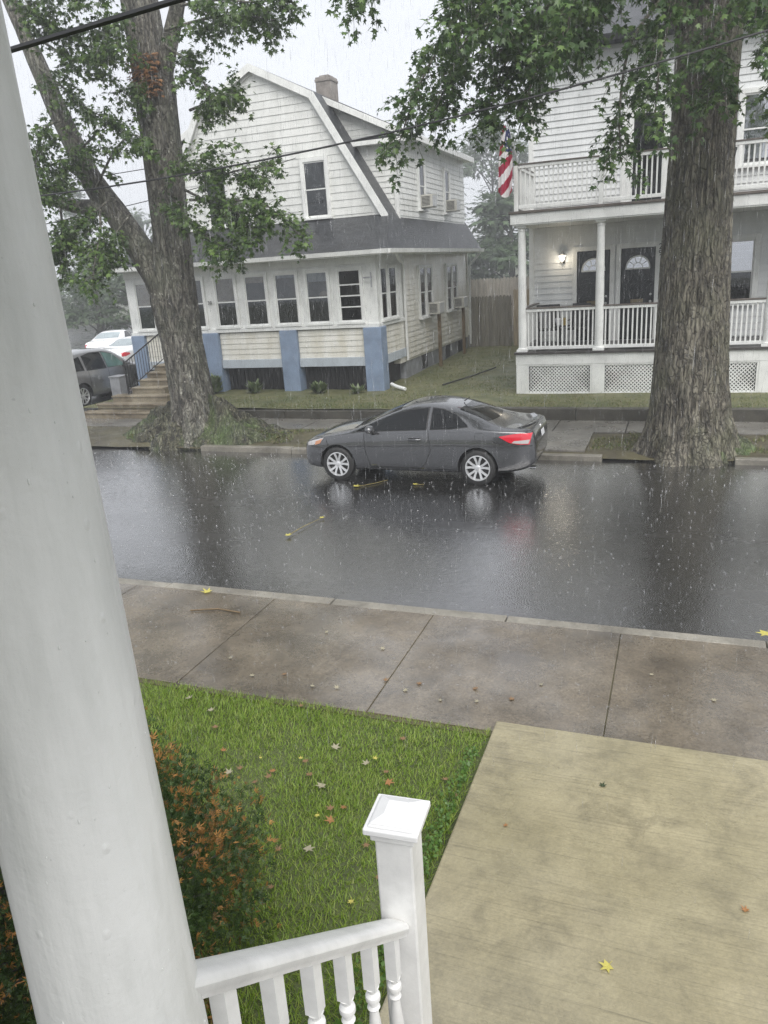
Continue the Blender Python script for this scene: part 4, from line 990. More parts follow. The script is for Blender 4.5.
def make_car(name, label, loc, rz, S, paint, glass, group=None, detail=True, glass_front=None):
    car = thing(name, label, 'car', loc, rz, group); L = S['L']
    T = lambda k, x: interp(S[k], x)
    xs = sorted(set([0, .03, .08, .15, .26, .4, .58, .78, 1.0, 1.12, 1.24, 1.4, 1.6, 1.8, 1.98, 2.15, 2.35, 2.6, 2.85, 3.05, 3.25, 3.45, 3.62, 3.78, 3.92, 4.08, L - .26, L - .14, L - .07, L - .03, L]))
    V = []; k = 13
    def sm(key, x):   # soft interpolation, so that the stations do not show
        return (T(key, x - .05) + 2 * T(key, x) + T(key, x + .05)) / 4 if .08 < x < L - .12 else T(key, x)
    for x in xs:
        zb, zt, ze, w, wr = sm('bot', x), sm('top', x), sm('belt', x), sm('w', x), sm('wr', x)
        ze = min(ze, zt - .012); h = ze - zb
        half = [(0, zb), (w * .70, zb), (w * .93, zb + .015), (w * .985, zb + h * .16), (w * .99, zb + h * .38), (w * 1.0, zb + h * .60), (w * .985, zb + h * .82), (w * .962, ze - .004),
                (w * .925, ze + (zt - ze) * .12), (wr + (w * .925 - wr) * .30, ze + (zt - ze) * .72), (wr * .93, zt - min(.03, (zt - ze) * .2)), (wr * .5, zt - .004), (0, zt)]
        V += [(x, y, z) for y, z in half]; V += [(x, -y, z) for y, z in half[-2:0:-1]]
    n = 2 * k - 2
    F = [(i * n + j, i * n + (j + 1) % n, (i + 1) * n + (j + 1) % n, (i + 1) * n + j) for i in range(len(xs) - 1) for j in range(n)]
    F += [tuple(range(n - 1, -1, -1)), tuple(range((len(xs) - 1) * n, len(xs) * n))]
    me = bpy.data.meshes.new('body'); me.from_pydata(V, [], F)
    bm = bmesh.new(); bm.from_mesh(me); bmesh.ops.recalc_face_normals(bm, faces=bm.faces); bm.to_mesh(me); bm.free()
    o = bpy.data.objects.new('body', me); COL.objects.link(o)
    sd = o.modifiers.new('s', 'SUBSURF'); sd.levels = sd.render_levels = 2
    dg = bpy.context.evaluated_depsgraph_get(); full = bpy.data.meshes.new_from_object(o.evaluated_get(dg))
    bvh = BVHTree.FromPolygons([v.co[:] for v in full.vertices], [p.vertices[:] for p in full.polygons])
    # wheel openings
    cut = MB()
    for wx in (S['fx'], S['rx']):
        for sy in (-1, 1): cut.lathe([(S['wr_'] + .045, sy * .52), (S['wr_'] + .045, sy * 1.1)], 40, (wx, 0, S['wr_'] + .005), 'Y')
    co = cut.build('cutter', M['black_trim'], local=True)
    bo = o.modifiers.new('b', 'BOOLEAN'); bo.object = co; bo.operation = 'DIFFERENCE'; bo.solver = 'EXACT'
    dg = bpy.context.evaluated_depsgraph_get(); fin = bpy.data.meshes.new_from_object(o.evaluated_get(dg))
    o.modifiers.clear(); o.data = fin; bpy.data.objects.remove(co)
    fin.materials.clear(); fin.materials.append(paint); fin.materials.append(M['black_trim'])
    for p in fin.polygons:
        c = p.center
        inwell = any(abs(math.hypot(c.x - wx, c.z - S['wr_'] - .005) - S['wr_'] - .045) < .012 and abs(c.y) < .85 for wx in (S['fx'], S['rx'])) or (abs(abs(c.y) - .52) < .01 and c.z < .8 and p.normal.y ** 2 > .8)
        p.material_index = 1 if inwell or (c.z < T('bot', c.x) + .03 and p.normal.z < -.6) else 0
    fin.polygons.foreach_set('use_smooth', [True] * len(fin.polygons)); fin.set_sharp_from_angle(angle=R_(42))
    o.parent = car
    def side(x, z, sy, off=.004):
        h = bvh.ray_cast(Vector((x, sy * 2, z)), Vector((0, -sy, 0)))
        return (h[0] + h[1] * off * (1 if h[1].y * sy > 0 else -1)) if h[0] is not None else None
    def above(x, y, off=.004):
        h = bvh.ray_cast(Vector((x, y, 3)), Vector((0, 0, -1)))
        return (h[0] + h[1] * off * (1 if h[1].z > 0 else -1)) if h[0] is not None else None
    def ends(y, z, sx, off=.004):
        h = bvh.ray_cast(Vector((L / 2 + sx * 5, y, z)), Vector((-sx, 0, 0)))
        return (h[0] + h[1] * off * (1 if h[1].x * sx > 0 else -1)) if h[0] is not None else None
    def grid(fn, nu, nv):
        mb = MB(); idx = {}
        for j in range(nv + 1):
            for i in range(nu + 1):
                p = fn(i / nu, j / nv)
                if p is not None: idx[i, j] = len(mb.v); mb.v.append(tuple(p))
        for j in range(nv):
            for i in range(nu):
                q = [(i, j), (i + 1, j), (i + 1, j + 1), (i, j + 1)]
                if all(a in idx for a in q): mb.f.append(tuple(idx[a] for a in q)); mb.m.append(0)
        return mb
    def patch_side(lo, hi, sy, off=.004, nu=16, nv=8):
        def fn(u, v):
            def at(t):
                s_ = [0]; 
                for a, b in zip(t[:-1], t[1:]): s_.append(s_[-1] + math.hypot(b[0] - a[0], b[1] - a[1]))
                q = u * s_[-1]
                for i in range(len(t) - 1):
                    if q <= s_[i + 1] + 1e-9:
                        f = (q - s_[i]) / max(1e-9, s_[i + 1] - s_[i]); return (t[i][0] + (t[i + 1][0] - t[i][0]) * f, t[i][1] + (t[i + 1][1] - t[i][1]) * f)
                return t[-1]
            a, b = at(lo), at(hi); return side(a[0] + (b[0] - a[0]) * v, a[1] + (b[1] - a[1]) * v, sy, off)
        return grid(fn, nu, nv)
    def strip_side(pts, wd, sy, off=.003):
        P = []
        for a, b in zip(pts[:-1], pts[1:]):
            nn = max(2, int(math.hypot(b[0] - a[0], b[1] - a[1]) / .04))
            P += [(a[0] + (b[0] - a[0]) * i / nn, a[1] + (b[1] - a[1]) * i / nn) for i in range(nn)]
        P.append(pts[-1]); mb = MB(); ok = []
        for i, p in enumerate(P):
            a, b = P[max(0, i - 1)], P[min(len(P) - 1, i + 1)]; d = Vector((b[0] - a[0], b[1] - a[1])).normalized(); nrm = (-d.y * wd / 2, d.x * wd / 2)
            q = [side(p[0] + s_ * nrm[0], p[1] + s_ * nrm[1], sy, off) for s_ in (1, -1)]
            if None in q: ok.append(False); mb.v += [(0, 0, 0)] * 2
            else: ok.append(True); mb.v += [tuple(x) for x in q]
        for i in range(len(P) - 1):
            if ok[i] and ok[i + 1]: mb.f.append((2 * i, 2 * i + 2, 2 * i + 3, 2 * i + 1)); mb.m.append(0)
        return mb
    for sy in (-1, 1):
        for wi, w in enumerate(S['win']):
            gm = glass_front if (glass_front and wi == 0) else glass
            # black surround slightly larger than the pane
            cx = sum(p[0] for p in w['lo'] + w['hi']) / len(w['lo'] + w['hi']); cz = sum(p[1] for p in w['lo'] + w['hi']) / len(w['lo'] + w['hi'])
            gr = lambda t: [(cx + (x - cx) * 1.035, cz + (z - cz) * 1.09) for x, z in t]
            f = patch_side(gr(w['lo']), gr(w['hi']), sy, .003).build('window_surround', M['black_trim'], car, local=True, smooth=True)
            patch_side(w['lo'], w['hi'], sy, .006).build('side_window', gm, car, local=True, smooth=True)
    (xa, xb), (ya, yb) = S['shield']
    grid(lambda u, v: above(xa + (xb - xa) * v + .10 * (2 * u - 1) ** 2 * (1 - .4 * v), (2 * u - 1) * (ya + (yb - ya) * v)), 14, 10).build('windscreen', glass, car, local=True, smooth=True)
    (xa2, xb2), (ya2, yb2) = S['rear']
    grid(lambda u, v: above(xa2 + (xb2 - xa2) * v - .10 * (2 * u - 1) ** 2 * (.3 + .7 * v), (2 * u - 1) * (ya2 + (yb2 - ya2) * v)), 14, 10).build('rear_window', M['car_glass_pale'] if glass_front is None and not detail else glass, car, local=True, smooth=True)
    zt = interp(S['belt'], L - .2)
    for sy in (-1, 1):
        if detail:
            lo = [(3.84, .868), (4.02, .772), (4.16, .742), (4.35, .732)]; hi = [(3.86, .878), (4.04, .908), (4.2, .922), (4.385, .910)]
            tl = patch_side(lo, hi, sy, .006, 18, 8).build('tail_light', M['red_lens'], car, local=True, smooth=True)
            patch_side([(4.06, .768), (4.2, .754), (4.33, .747)], [(4.10, .802), (4.22, .807), (4.355, .812)], sy, .010, 12, 5).build('reverse_lens', M['clear_lens'], tl, local=True, smooth=True)
            hl = patch_side([(.12, .645), (.24, .655), (.42, .715)], [(.13, .70), (.26, .745), (.50, .80)], sy, .005, 16, 7).build('headlight', M['clear_lens'], car, local=True, smooth=True)
            patch_side([(.30, .665), (.36, .680), (.42, .70)], [(.32, .73), (.40, .755), (.47, .785)], sy, .008, 8, 4).build('turn_lens', M['amber_lens'], hl, local=True, smooth=True)
            for seam in ([(1.32, .935), (1.34, .60), (1.42, .30)], [(2.56, .965), (2.60, .62), (2.52, .42), (2.42, .30)], [(1.42, .295), (2.42, .295)], [(3.72, .80), (3.80, .76), (3.98, .74), (4.40, .70)], [(.55, .77), (.60, .60), (.62, .50)]):
                strip_side(seam, .011, sy, .002).build('door_seam', M['black_trim'], car, local=True)
            # crease highlights: a raised belt swage and a sill strip
            strip_side([(1.45, .895), (2.5, .925), (3.3, .955)], .016, sy, .004).build('belt_moulding', paint, car, local=True, smooth=True)
            strip_side([(1.40, .262), (2.0, .262), (3.05, .262)], .022, sy, .010).build('sill_strip', paint, car, local=True)
            p = side(2.32, .795, sy, 0)
            hmb = MB(); hmb.tube([(2.19, p.y + sy * .006, .80), (2.23, p.y + sy * .035, .803), (2.38, p.y + sy * .038, .806), (2.42, p.y + sy * .006, .806)], [.013, .016, .016, .013], 8)
            patch_side([(2.19, .775), (2.42, .775)], [(2.19, .83), (2.42, .83)], sy, .003, 6, 4).build('handle_recess', M['black_trim'], car, local=True)
            hmb.build('door_handle', paint, car, local=True, smooth=True)
            # fuel flap outline
            strip_side([(3.42, .80), (3.56, .805), (3.56, .925), (3.42, .92), (3.42, .80)], .006, sy, .002).build('fuel_flap_seam', M['black_trim'], car, local=True)
        else:
            z0 = zt - .20
            patch_side([(L - .42, z0 + .06), (L - .2, z0), (L - .08, z0)], [(L - .40, z0 + .12), (L - .2, z0 + .15), (L - .10, z0 + .15)], sy, .006, 8, 5).build('tail_light', M['red_lens'], car, local=True, smooth=True)
            patch_side([(.14, .62), (.4, .70)], [(.16, .72), (.5, .82)], sy, .006, 8, 5).build('headlight', M['clear_lens'], car, local=True, smooth=True)
            for xx in (2.42, 3.30):
                zz = interp(S['belt'], xx); strip_side([(xx, zz), (xx, .38)], .012, sy, .002).build('door_seam', M['black_trim'], car, local=True)
        # mirror
        wx = S['win'][0]['lo'][0]
        p = side(wx[0] + (.34 if detail else .16), wx[1] - .02, sy, 0)
        mm = MB(); mm.sphere((p.x - .02, p.y + sy * .13, p.z + .085), 1, 10, 0, (.085, .115, .075)); mm.build('mirror', paint, car, local=True, smooth=True)
        mm = MB(); mm.tube([(p.x, p.y - sy * .02, p.z - .02), (p.x, p.y + sy * .10, p.z + .03)], .03, 8); mm.build('mirror_stalk', M['black_trim'], car, local=True, smooth=True)
    # wheels
    rr = S['wr_']
    for wx in (S['fx'], S['rx']):
        for sy in (-1, 1):
            P = (wx, sy * .755, rr)
            t = MB(); hw = .10
            t.lathe([(rr * .70, -hw), (rr * .90, -hw * 1.02), (rr * .97, -hw * .86), (rr, -hw * .55), (rr, hw * .55), (rr * .97, hw * .86), (rr * .90, hw * 1.02), (rr * .70, hw), (rr * .68, hw * .5), (rr * .68, -hw * .5), (rr * .70, -hw)], 40, P, 'Y', cap=False)
            for gy in (-.045, 0, .045): t.lathe([(rr * .99, gy - .004), (rr * 1.004, gy - .003), (rr * 1.004, gy + .003), (rr * .99, gy + .004)], 40, P, 'Y')
            wh = t.build('wheel', M['tyre'], car, smooth=True, local=True)
            r = MB(); ro_ = rr * .69
            r.lathe([(ro_ * 1.02, sy * .085), (ro_ * 1.03, sy * .10), (ro_ * .95, sy * .102), (ro_ * .92, sy * .085), (ro_ * .90, sy * .02)], 40, P, 'Y', cap=False)
            r.lathe([(.001, sy * .088), (.035, sy * .090), (.05, sy * .082), (.055, sy * .04)], 20, P, 'Y', cap=False)
            for q in range(10):
                a = 2 * math.pi * (q // 2) / 5 + (.16 if q % 2 else -.16) * 1.25 + .3
                d = Vector((math.cos(a), 0, math.sin(a))); e = Vector((-d.z, 0, d.x))
                pts = []
                for (rad, wd, yy) in ((.035, .022, .080), (ro_ * .55, .017, .090), (ro_ * .97, .023, .098)):
                    a2 = 2 * math.pi * (q // 2) / 5 + (.16 + .14 * rad / ro_) * (1 if q % 2 else -1) + .3
                    d2 = Vector((math.cos(a2), 0, math.sin(a2))); e2 = Vector((-d2.z, 0, d2.x))
                    for s_ in (-1, 1):
                        for dy in (0, -.02): pts.append(Vector(P) + d2 * rad + e2 * s_ * wd + Y * sy * (yy + dy))
                fs = []
                for i in range(2):
                    b0, b1 = i * 4, i * 4 + 4
                    fs += [(b0, b0 + 2, b1 + 2, b1), (b0 + 1, b1 + 1, b1 + 3, b0 + 3), (b0, b1, b1 + 1, b0 + 1), (b0 + 2, b0 + 3, b1 + 3, b1 + 2)]
                r.add(pts, fs)
            r.build('rim', M['rim'], wh, smooth=True, local=True)
            bk = MB(); bk.lathe([(.001, sy * -.02), (ro_ * .98, sy * -.02), (ro_ * .98, sy * .012), (.001, sy * .015)], 24, P, 'Y'); bk.build('brake_disc', M['black_trim'], wh, local=True)
    # ends
    zc = zt
    grid(lambda u, v: ends((2 * u - 1) * .15, zc - .20 + v * .105, 1, .012), 4, 3).build('licence_plate', M['plate'], car, local=True)
    grid(lambda u, v: ends((2 * u - 1) * .42, .42 + v * .10, -1, .006), 8, 3).build('grille', M['black_trim'], car, local=True)
    grid(lambda u, v: ends((2 * u - 1) * .44, .33 + v * .075, 1, .006), 8, 3).build('rear_diffuser', M['black_trim'], car, local=True)
    if detail:
        em = MB(); em.lathe([(.001, .0), (.035, .0), (.04, -.01)], 16, tuple(ends(0, .90, 1, .006) or (4.43, 0, .95)), 'X'); em.build('trunk_badge', M['chrome'], car, local=True)
        sp = MB(); pts = [(4.30 - .16 * t * t, .63 * t) for t in [i / 8 - 1 for i in range(17)]]
        vs = []
        for x, y in pts:
            z = (above(min(x, 4.3), y, 0) or Vector((0, 0, .985))).z
            vs += [(x - .10, y, z - .01), (x + .045, y, z + .022), (x + .055, y, z + .008), (x + .02, y, z - .03)]
        sp.add(vs, [(i * 4 + j, i * 4 + (j + 1) % 4, i * 4 + 4 + (j + 1) % 4, i * 4 + 4 + j) for i in range(16) for j in range(4)] + [(0, 1, 2, 3), (67, 66, 65, 64)]); sp.build('spoiler', paint, car, local=True, smooth=True)
        ex = MB(); ex.tube([(4.30, -.48, .27), (4.42, -.48, .27)], .03, 10); ex.build('exhaust', M['chrome'], car, local=True, smooth=True)
        an = MB(); an.tube([(3.02, 0, 1.335), (3.12, 0, 1.40)], [.012, .006], 6); an.build('antenna', M['black_trim'], car, local=True)
        wpr = MB(); wpr.tube([above(1.13, -.45, .02), above(1.22, -.05, .02)], .008, 5); wpr.tube([above(1.2, .1, .02), above(1.24, .55, .02)], .008, 5); wpr.build('wiper', M['black_trim'], car, local=True)
        fm = grid(lambda u, v: above(1.05 + .075 * v, (2 * u - 1) * .62), 12, 2).build('cowl', M['black_trim'], car, local=True)
    return car

make_car('parked_coupe', 'dark grey two door coupe parked at the far kerb in the rain', (-6.518, 13.33, .004), 0, COUPE, M['paint_grey'], M['car_glass']).scale = (.972, 1, 1)
make_car('parked_suv', 'silver grey car standing in the driveway behind the white column', (-17.70, 22.22, .22), R_(-90), SUV, M['paint_silver'], M['car_glass'], detail=False, glass_front=M['car_glass_teal'])
make_car('parked_sedan', 'white sedan with a red tail light behind the silver grey car', (-20.75, 29.0, .27), R_(-90), SEDAN, M['paint_white'], M['car_glass'], detail=False)
make_car('parked_sedan', 'white car whose roof shows farther left behind the white sedan', (-26.0, 32.8, .27), R_(-70), SEDAN, M['paint_white'], M['car_glass'], detail=False)

# ================================================================== TREES
LEAF = np.array([[0, .30, .0]] + [[r * math.cos(R_(a)), .30 + r * math.sin(R_(a)), 0] for a, r in ((270, .24), (338, .46), (8, .26), (36, .62), (64, .27), (90, .74), (116, .27), (144, .62), (172, .26), (202, .46))])
LEAF[:, 2] = -.22 * np.abs(LEAF[:, 0]) - .10 * np.maximum(0, LEAF[:, 1] - .3)
LTRI = np.array([[0, i, i % 10 + 1] for i in range(1, 11)])
OVAL = np.array([[0, 0, 0], [.22, .35, -.06], [0, 1, -.1], [-.22, .35, -.06]]); OTRI = np.array([[0, 1, 2], [0, 2, 3]])

def frames(dirs, nrm):
    d = dirs / np.linalg.norm(dirs, axis=1, keepdims=True)
    x = np.cross(d, nrm); x /= np.linalg.norm(x, axis=1, keepdims=True) + 1e-9
    z = np.cross(x, d); return np.stack([x, d, z], axis=2)

def leaves(name, pos, dirs, nrm, size, mats, parent, mi=None, base=LEAF, tri=LTRI, origin=(0, 0, 0), kind=None):
    n = len(pos); Rm = frames(dirs, nrm); sz = np.broadcast_to(np.asarray(size, float), (n,))
    V = np.einsum('nij,vj->nvi', Rm, base) * sz[:, None, None] + pos[:, None, :]
    Fc = (tri[None] + (np.arange(n) * len(base))[:, None, None]).reshape(-1, tri.shape[1])
    m2 = None if mi is None else np.repeat(mi, len(tri))
    return np_mesh(name, V.reshape(-1, 3), Fc, mats, parent, m2, kind, origin)

def curve(pts, n):
    """Catmull-Rom through pts"""
    P = [Vector(p) for p in pts]; P = [P[0] * 2 - P[1]] + P + [P[-1] * 2 - P[-2]]; out = []
    seg = len(P) - 3
    for i in range(n):
        t = i / (n - 1) * seg; k = min(int(t), seg - 1); f = t - k; a, b, c, d = P[k:k + 4]
        out.append(.5 * ((2 * b) + (c - a) * f + (2 * a - 5 * b + 4 * c - d) * f * f + (3 * b - a - 3 * c + d) * f ** 3))
    return out

def limb(mb, pts, r0, r1, n=14, seg=24, ridge=.05, seed=0):
    C = curve(pts, seg); vs = []; prev = None
    for i, p in enumerate(C):
        t = (C[min(i + 1, seg - 1)] - C[max(i - 1, 0)]).normalized()
        a = prev if prev is not None else X; a = (a - t * a.dot(t)).normalized(); prev = a; b = t.cross(a); r = r0 + (r1 - r0) * i / (seg - 1)
        for j in range(n):
            th = 2 * math.pi * j / n
            q = r * (1 + ridge * noise.noise(Vector((math.cos(th) * 2.5, math.sin(th) * 2.5, i * .35 + seed))) * 2)
            vs.append(p + (a * math.cos(th) + b * math.sin(th)) * q)
    mb.add(vs, [(i * n + j, i * n + (j + 1) % n, (i + 1) * n + (j + 1) % n, (i + 1) * n + j) for i in range(seg - 1) for j in range(n)] + [tuple(range(n - 1, -1, -1)), tuple(range((seg - 1) * n, seg * n))])

def trunk(mb, table, n=96, rings=90, furrow=.05, seed=0, flare=None, fq=1.4):
    """table = (z, x, y, rx, ry); furrowed bark as real relief, root flare as lobes"""
    z0, z1 = table[0][0], table[-1][0]; vs = []
    for i in range(rings):
        z = z0 + (z1 - z0) * (i / (rings - 1)) ** 1.25
        q = [interp([(t[0], t[k]) for t in table], z) for k in (1, 2, 3, 4)]
        for j in range(n):
            th = 2 * math.pi * j / n; c, s = math.cos(th), math.sin(th)
            f = noise.noise(Vector((c * 7 * fq, s * 7 * fq, z * .8 * fq + seed))) + .6 * noise.noise(Vector((c * 15 * fq, s * 15 * fq, z * 1.7 * fq + seed + 9)))
            f = 1 - furrow * 2.2 * abs(f) + furrow * .5
            f *= 1 + .05 * noise.noise(Vector((c * 1.4, s * 1.4, z * .5 + seed + 30)))
            if flare:
                e = math.exp(-max(0, z - z0) / flare[0]); lob = .55 + .45 * math.cos(flare[2] * th + 1.3 * math.sin(th * 2 + seed)) + .35 * noise.noise(Vector((c * 3, s * 3, seed)))
                f *= 1 + flare[1] * e * max(0, lob)
            vs.append((q[0] + q[2] * c * f, q[1] + q[3] * s * f, z))
    mb.add(vs, [(i * n + j, i * n + (j + 1) % n, (i + 1) * n + (j + 1) % n, (i + 1) * n + j) for i in range(rings - 1) for j in range(n)] + [tuple(range((rings - 1) * n, rings * n))])

class Crown:
    def __init__(s, seed): s.p = []; s.d = []; s.n = []; s.sz = []; s.tw = MB(); s.r = random.Random(seed)
    def leaf(s, p, d, size):
        r = s.r; s.p.append(tuple(p)); s.d.append((d.x + r.gauss(0, .5), d.y + r.gauss(0, .5), d.z + r.gauss(0, .35) - .55))
        s.n.append((r.gauss(0, .55), r.gauss(0, .55) - .1, 1)); s.sz.append(size * r.uniform(.5, 1.35))
    def twig(s, a, d, L, nl, size, droop, rad=.006):
        r = s.r; pts = [Vector(a)]; d = d.normalized(); k = 5
        for i in range(k):
            d = (d + Vector((r.gauss(0, .12), r.gauss(0, .12), -droop / k + r.gauss(0, .06)))).normalized(); pts.append(pts[-1] + d * L / k)
        s.tw.tube(pts, [rad * (1 - .13 * i) for i in range(len(pts))], 4, cap=False)
        for i in range(nl):
            t = .15 + .85 * (i + r.random()) / nl; q = t * k; j = min(int(q), k - 1); p = pts[j].lerp(pts[j + 1], q - j)
            dd = pts[j + 1] - pts[j]; off = Vector((r.gauss(0, 1), r.gauss(0, 1), r.gauss(-.1, .6))).normalized()
            s.leaf(p + off * r.uniform(.03, .13), (off + dd.normalized() * .4), size)
    def branch(s, pts, ntw, L=.75, nl=12, size=.14, droop=.9, r0=.05, t0=.15, spread=1.0, down=.1):
        r = s.r; C = curve(pts, 18); limb(s.tw, pts, r0, .008, 8, 18, .03, r.random() * 50)
        for i in range(ntw):
            t = t0 + (1 - t0) * (i + r.random()) / ntw; q = t * 17; j = min(int(q), 16); p = C[j].lerp(C[j + 1], q - j); ax = (C[j + 1] - C[j]).normalized()
            d = Vector((r.gauss(0, 1), r.gauss(0, 1), r.gauss(0, .55) - down)); d = (d - ax * d.dot(ax) * .6).normalized() * spread + ax * .55
            s.twig(p, d, L * r.uniform(.5, 1.25) * (1.15 - .35 * t), int(nl * r.uniform(.7, 1.3)), size, droop)
    def build(s, parent, mat, wood, name='crown', origin=(0, 0, 0), twigname='branch'):
        o = leaves(name, np.array(s.p), np.array(s.d), np.array(s.n), np.array(s.sz), [mat], parent, origin=origin)
        s.tw.build(twigname, wood, parent, smooth=60)
        return o

# --- left tree
T1 = Vector((-10.75, 15.45, .05))
t1 = thing('street_tree', 'big spotted grey tree with a leaning limb and mossy root mound left', 'tree', T1)
mb = MB()
trunk(mb, [(.05, -10.68, 15.45, .72, .68), (.5, -10.74, 15.45, .56, .56), (1.1, -10.80, 15.45, .50, .50), (2.4, -10.88, 15.45, .465, .48), (3.3, -10.95, 15.45, .54, .50), (4.0, -10.86, 15.45, .47, .46), (4.7, -10.74, 15.4, .39, .40), (6.4, -10.63, 15.35, .42, .42), (7.7, -10.56, 15.3, .43, .41), (8.2, -10.62, 15.3, .39, .38), (11.5, -10.75, 15.3, .33, .32)], 110, 120, .045, 3, (.45, .40, 5))
t1o = mb.build('trunk', M['bark_left'], t1, smooth=70)
mb = MB()
limb(mb, [(-10.95, 15.4, 3.0), (-11.3, 15.3, 4.0), (-11.85, 15.2, 5.05), (-12.40, 15.1, 5.95), (-12.85, 15.0, 7.2), (-13.25, 14.9, 8.55), (-13.6, 14.8, 9.8), (-14.0, 14.7, 11.5)], .34, .11, 22, 44, .07, 5)
mb.build('leaning_limb', M['bark_left'], t1, smooth=70)
mb = MB(); limb(mb, [(-10.45, 15.3, 7.3), (-10.15, 15.2, 8.0), (-9.6, 15.1, 9.0), (-9.0, 15.0, 10.4)], .22, .10, 14, 16, .05, 8); mb.build('side_limb', M['bark_left'], t1, smooth=70)
mb = MB(); limb(mb, [(-12.0, 15.1, 5.35), (-12.9, 15.0, 5.45), (-13.8, 14.8, 5.75), (-15.2, 14.6, 6.0)], .20, .07, 12, 18, .06, 12); mb.build('side_limb', M['bark_left'], t1, smooth=70)
# dead rust coloured leaf patch on the trunk
n = 240; th = rng.uniform(-2.4, -.7, n); zz = rng.uniform(7.35, 8.15, n)
pp = np.stack([-10.58 + .47 * np.cos(th), 15.32 + .46 * np.sin(th), zz], 1)
leaves('dead_leaf_patch', pp - np.array(T1), np.stack([np.cos(th), np.sin(th), rng.normal(-.5, .4, n)], 1), np.stack([np.cos(th), np.sin(th), rng.normal(.4, .3, n)], 1), rng.uniform(.09, .15, n), [M['leaf_rust']], t1)
# root mound
def mound(name, cx, cy, rx, ry, h, seed, mat, parent, lobes=9):
    mb = MB(); nr, na = 40, 220
    V = []
    for i in range(nr + 1):
        r = i / nr
        for j in range(na):
            th = 2 * math.pi * j / na; c, s = math.cos(th), math.sin(th)
            rid = noise.noise(Vector((c * 3.4, s * 3.4, seed + r * .8)))
            ed = 1 + .16 * noise.noise(Vector((c * 2, s * 2, seed + 5))) + .10 * rid
            x, y = cx + rx * r * c * ed, cy + ry * r * s * ed
            z = h * ((1 - r * r) * .75 + .25 * (1 - r) ** 2) * (1.05 + .5 * rid) + .13 * math.exp(-((r - .5) / .38) ** 2) * rid * 2.6 + .13 * noise.noise(Vector((x * 3.0, y * 3.6, seed))) + .075 * noise.noise(Vector((x * 8, y * 9, seed))) + .035 * noise.noise(Vector((x * 20, y * 20, seed))) + .10 * (1 - r)
            if r > .88: z -= (r - .88) * 1.6
            V.append((x, y, max(-.06, z + .03)))
    mb.add(V, [(i * na + j, i * na + (j + 1) % na, (i + 1) * na + (j + 1) % na, (i + 1) * na + j) for i in range(nr) for j in range(na)])
    return mb.build(name, mat, parent, smooth=80)
mound('root_mound', -10.68, 15.58, 2.6, 1.14, .72, 3.1, M['moss'], t1)
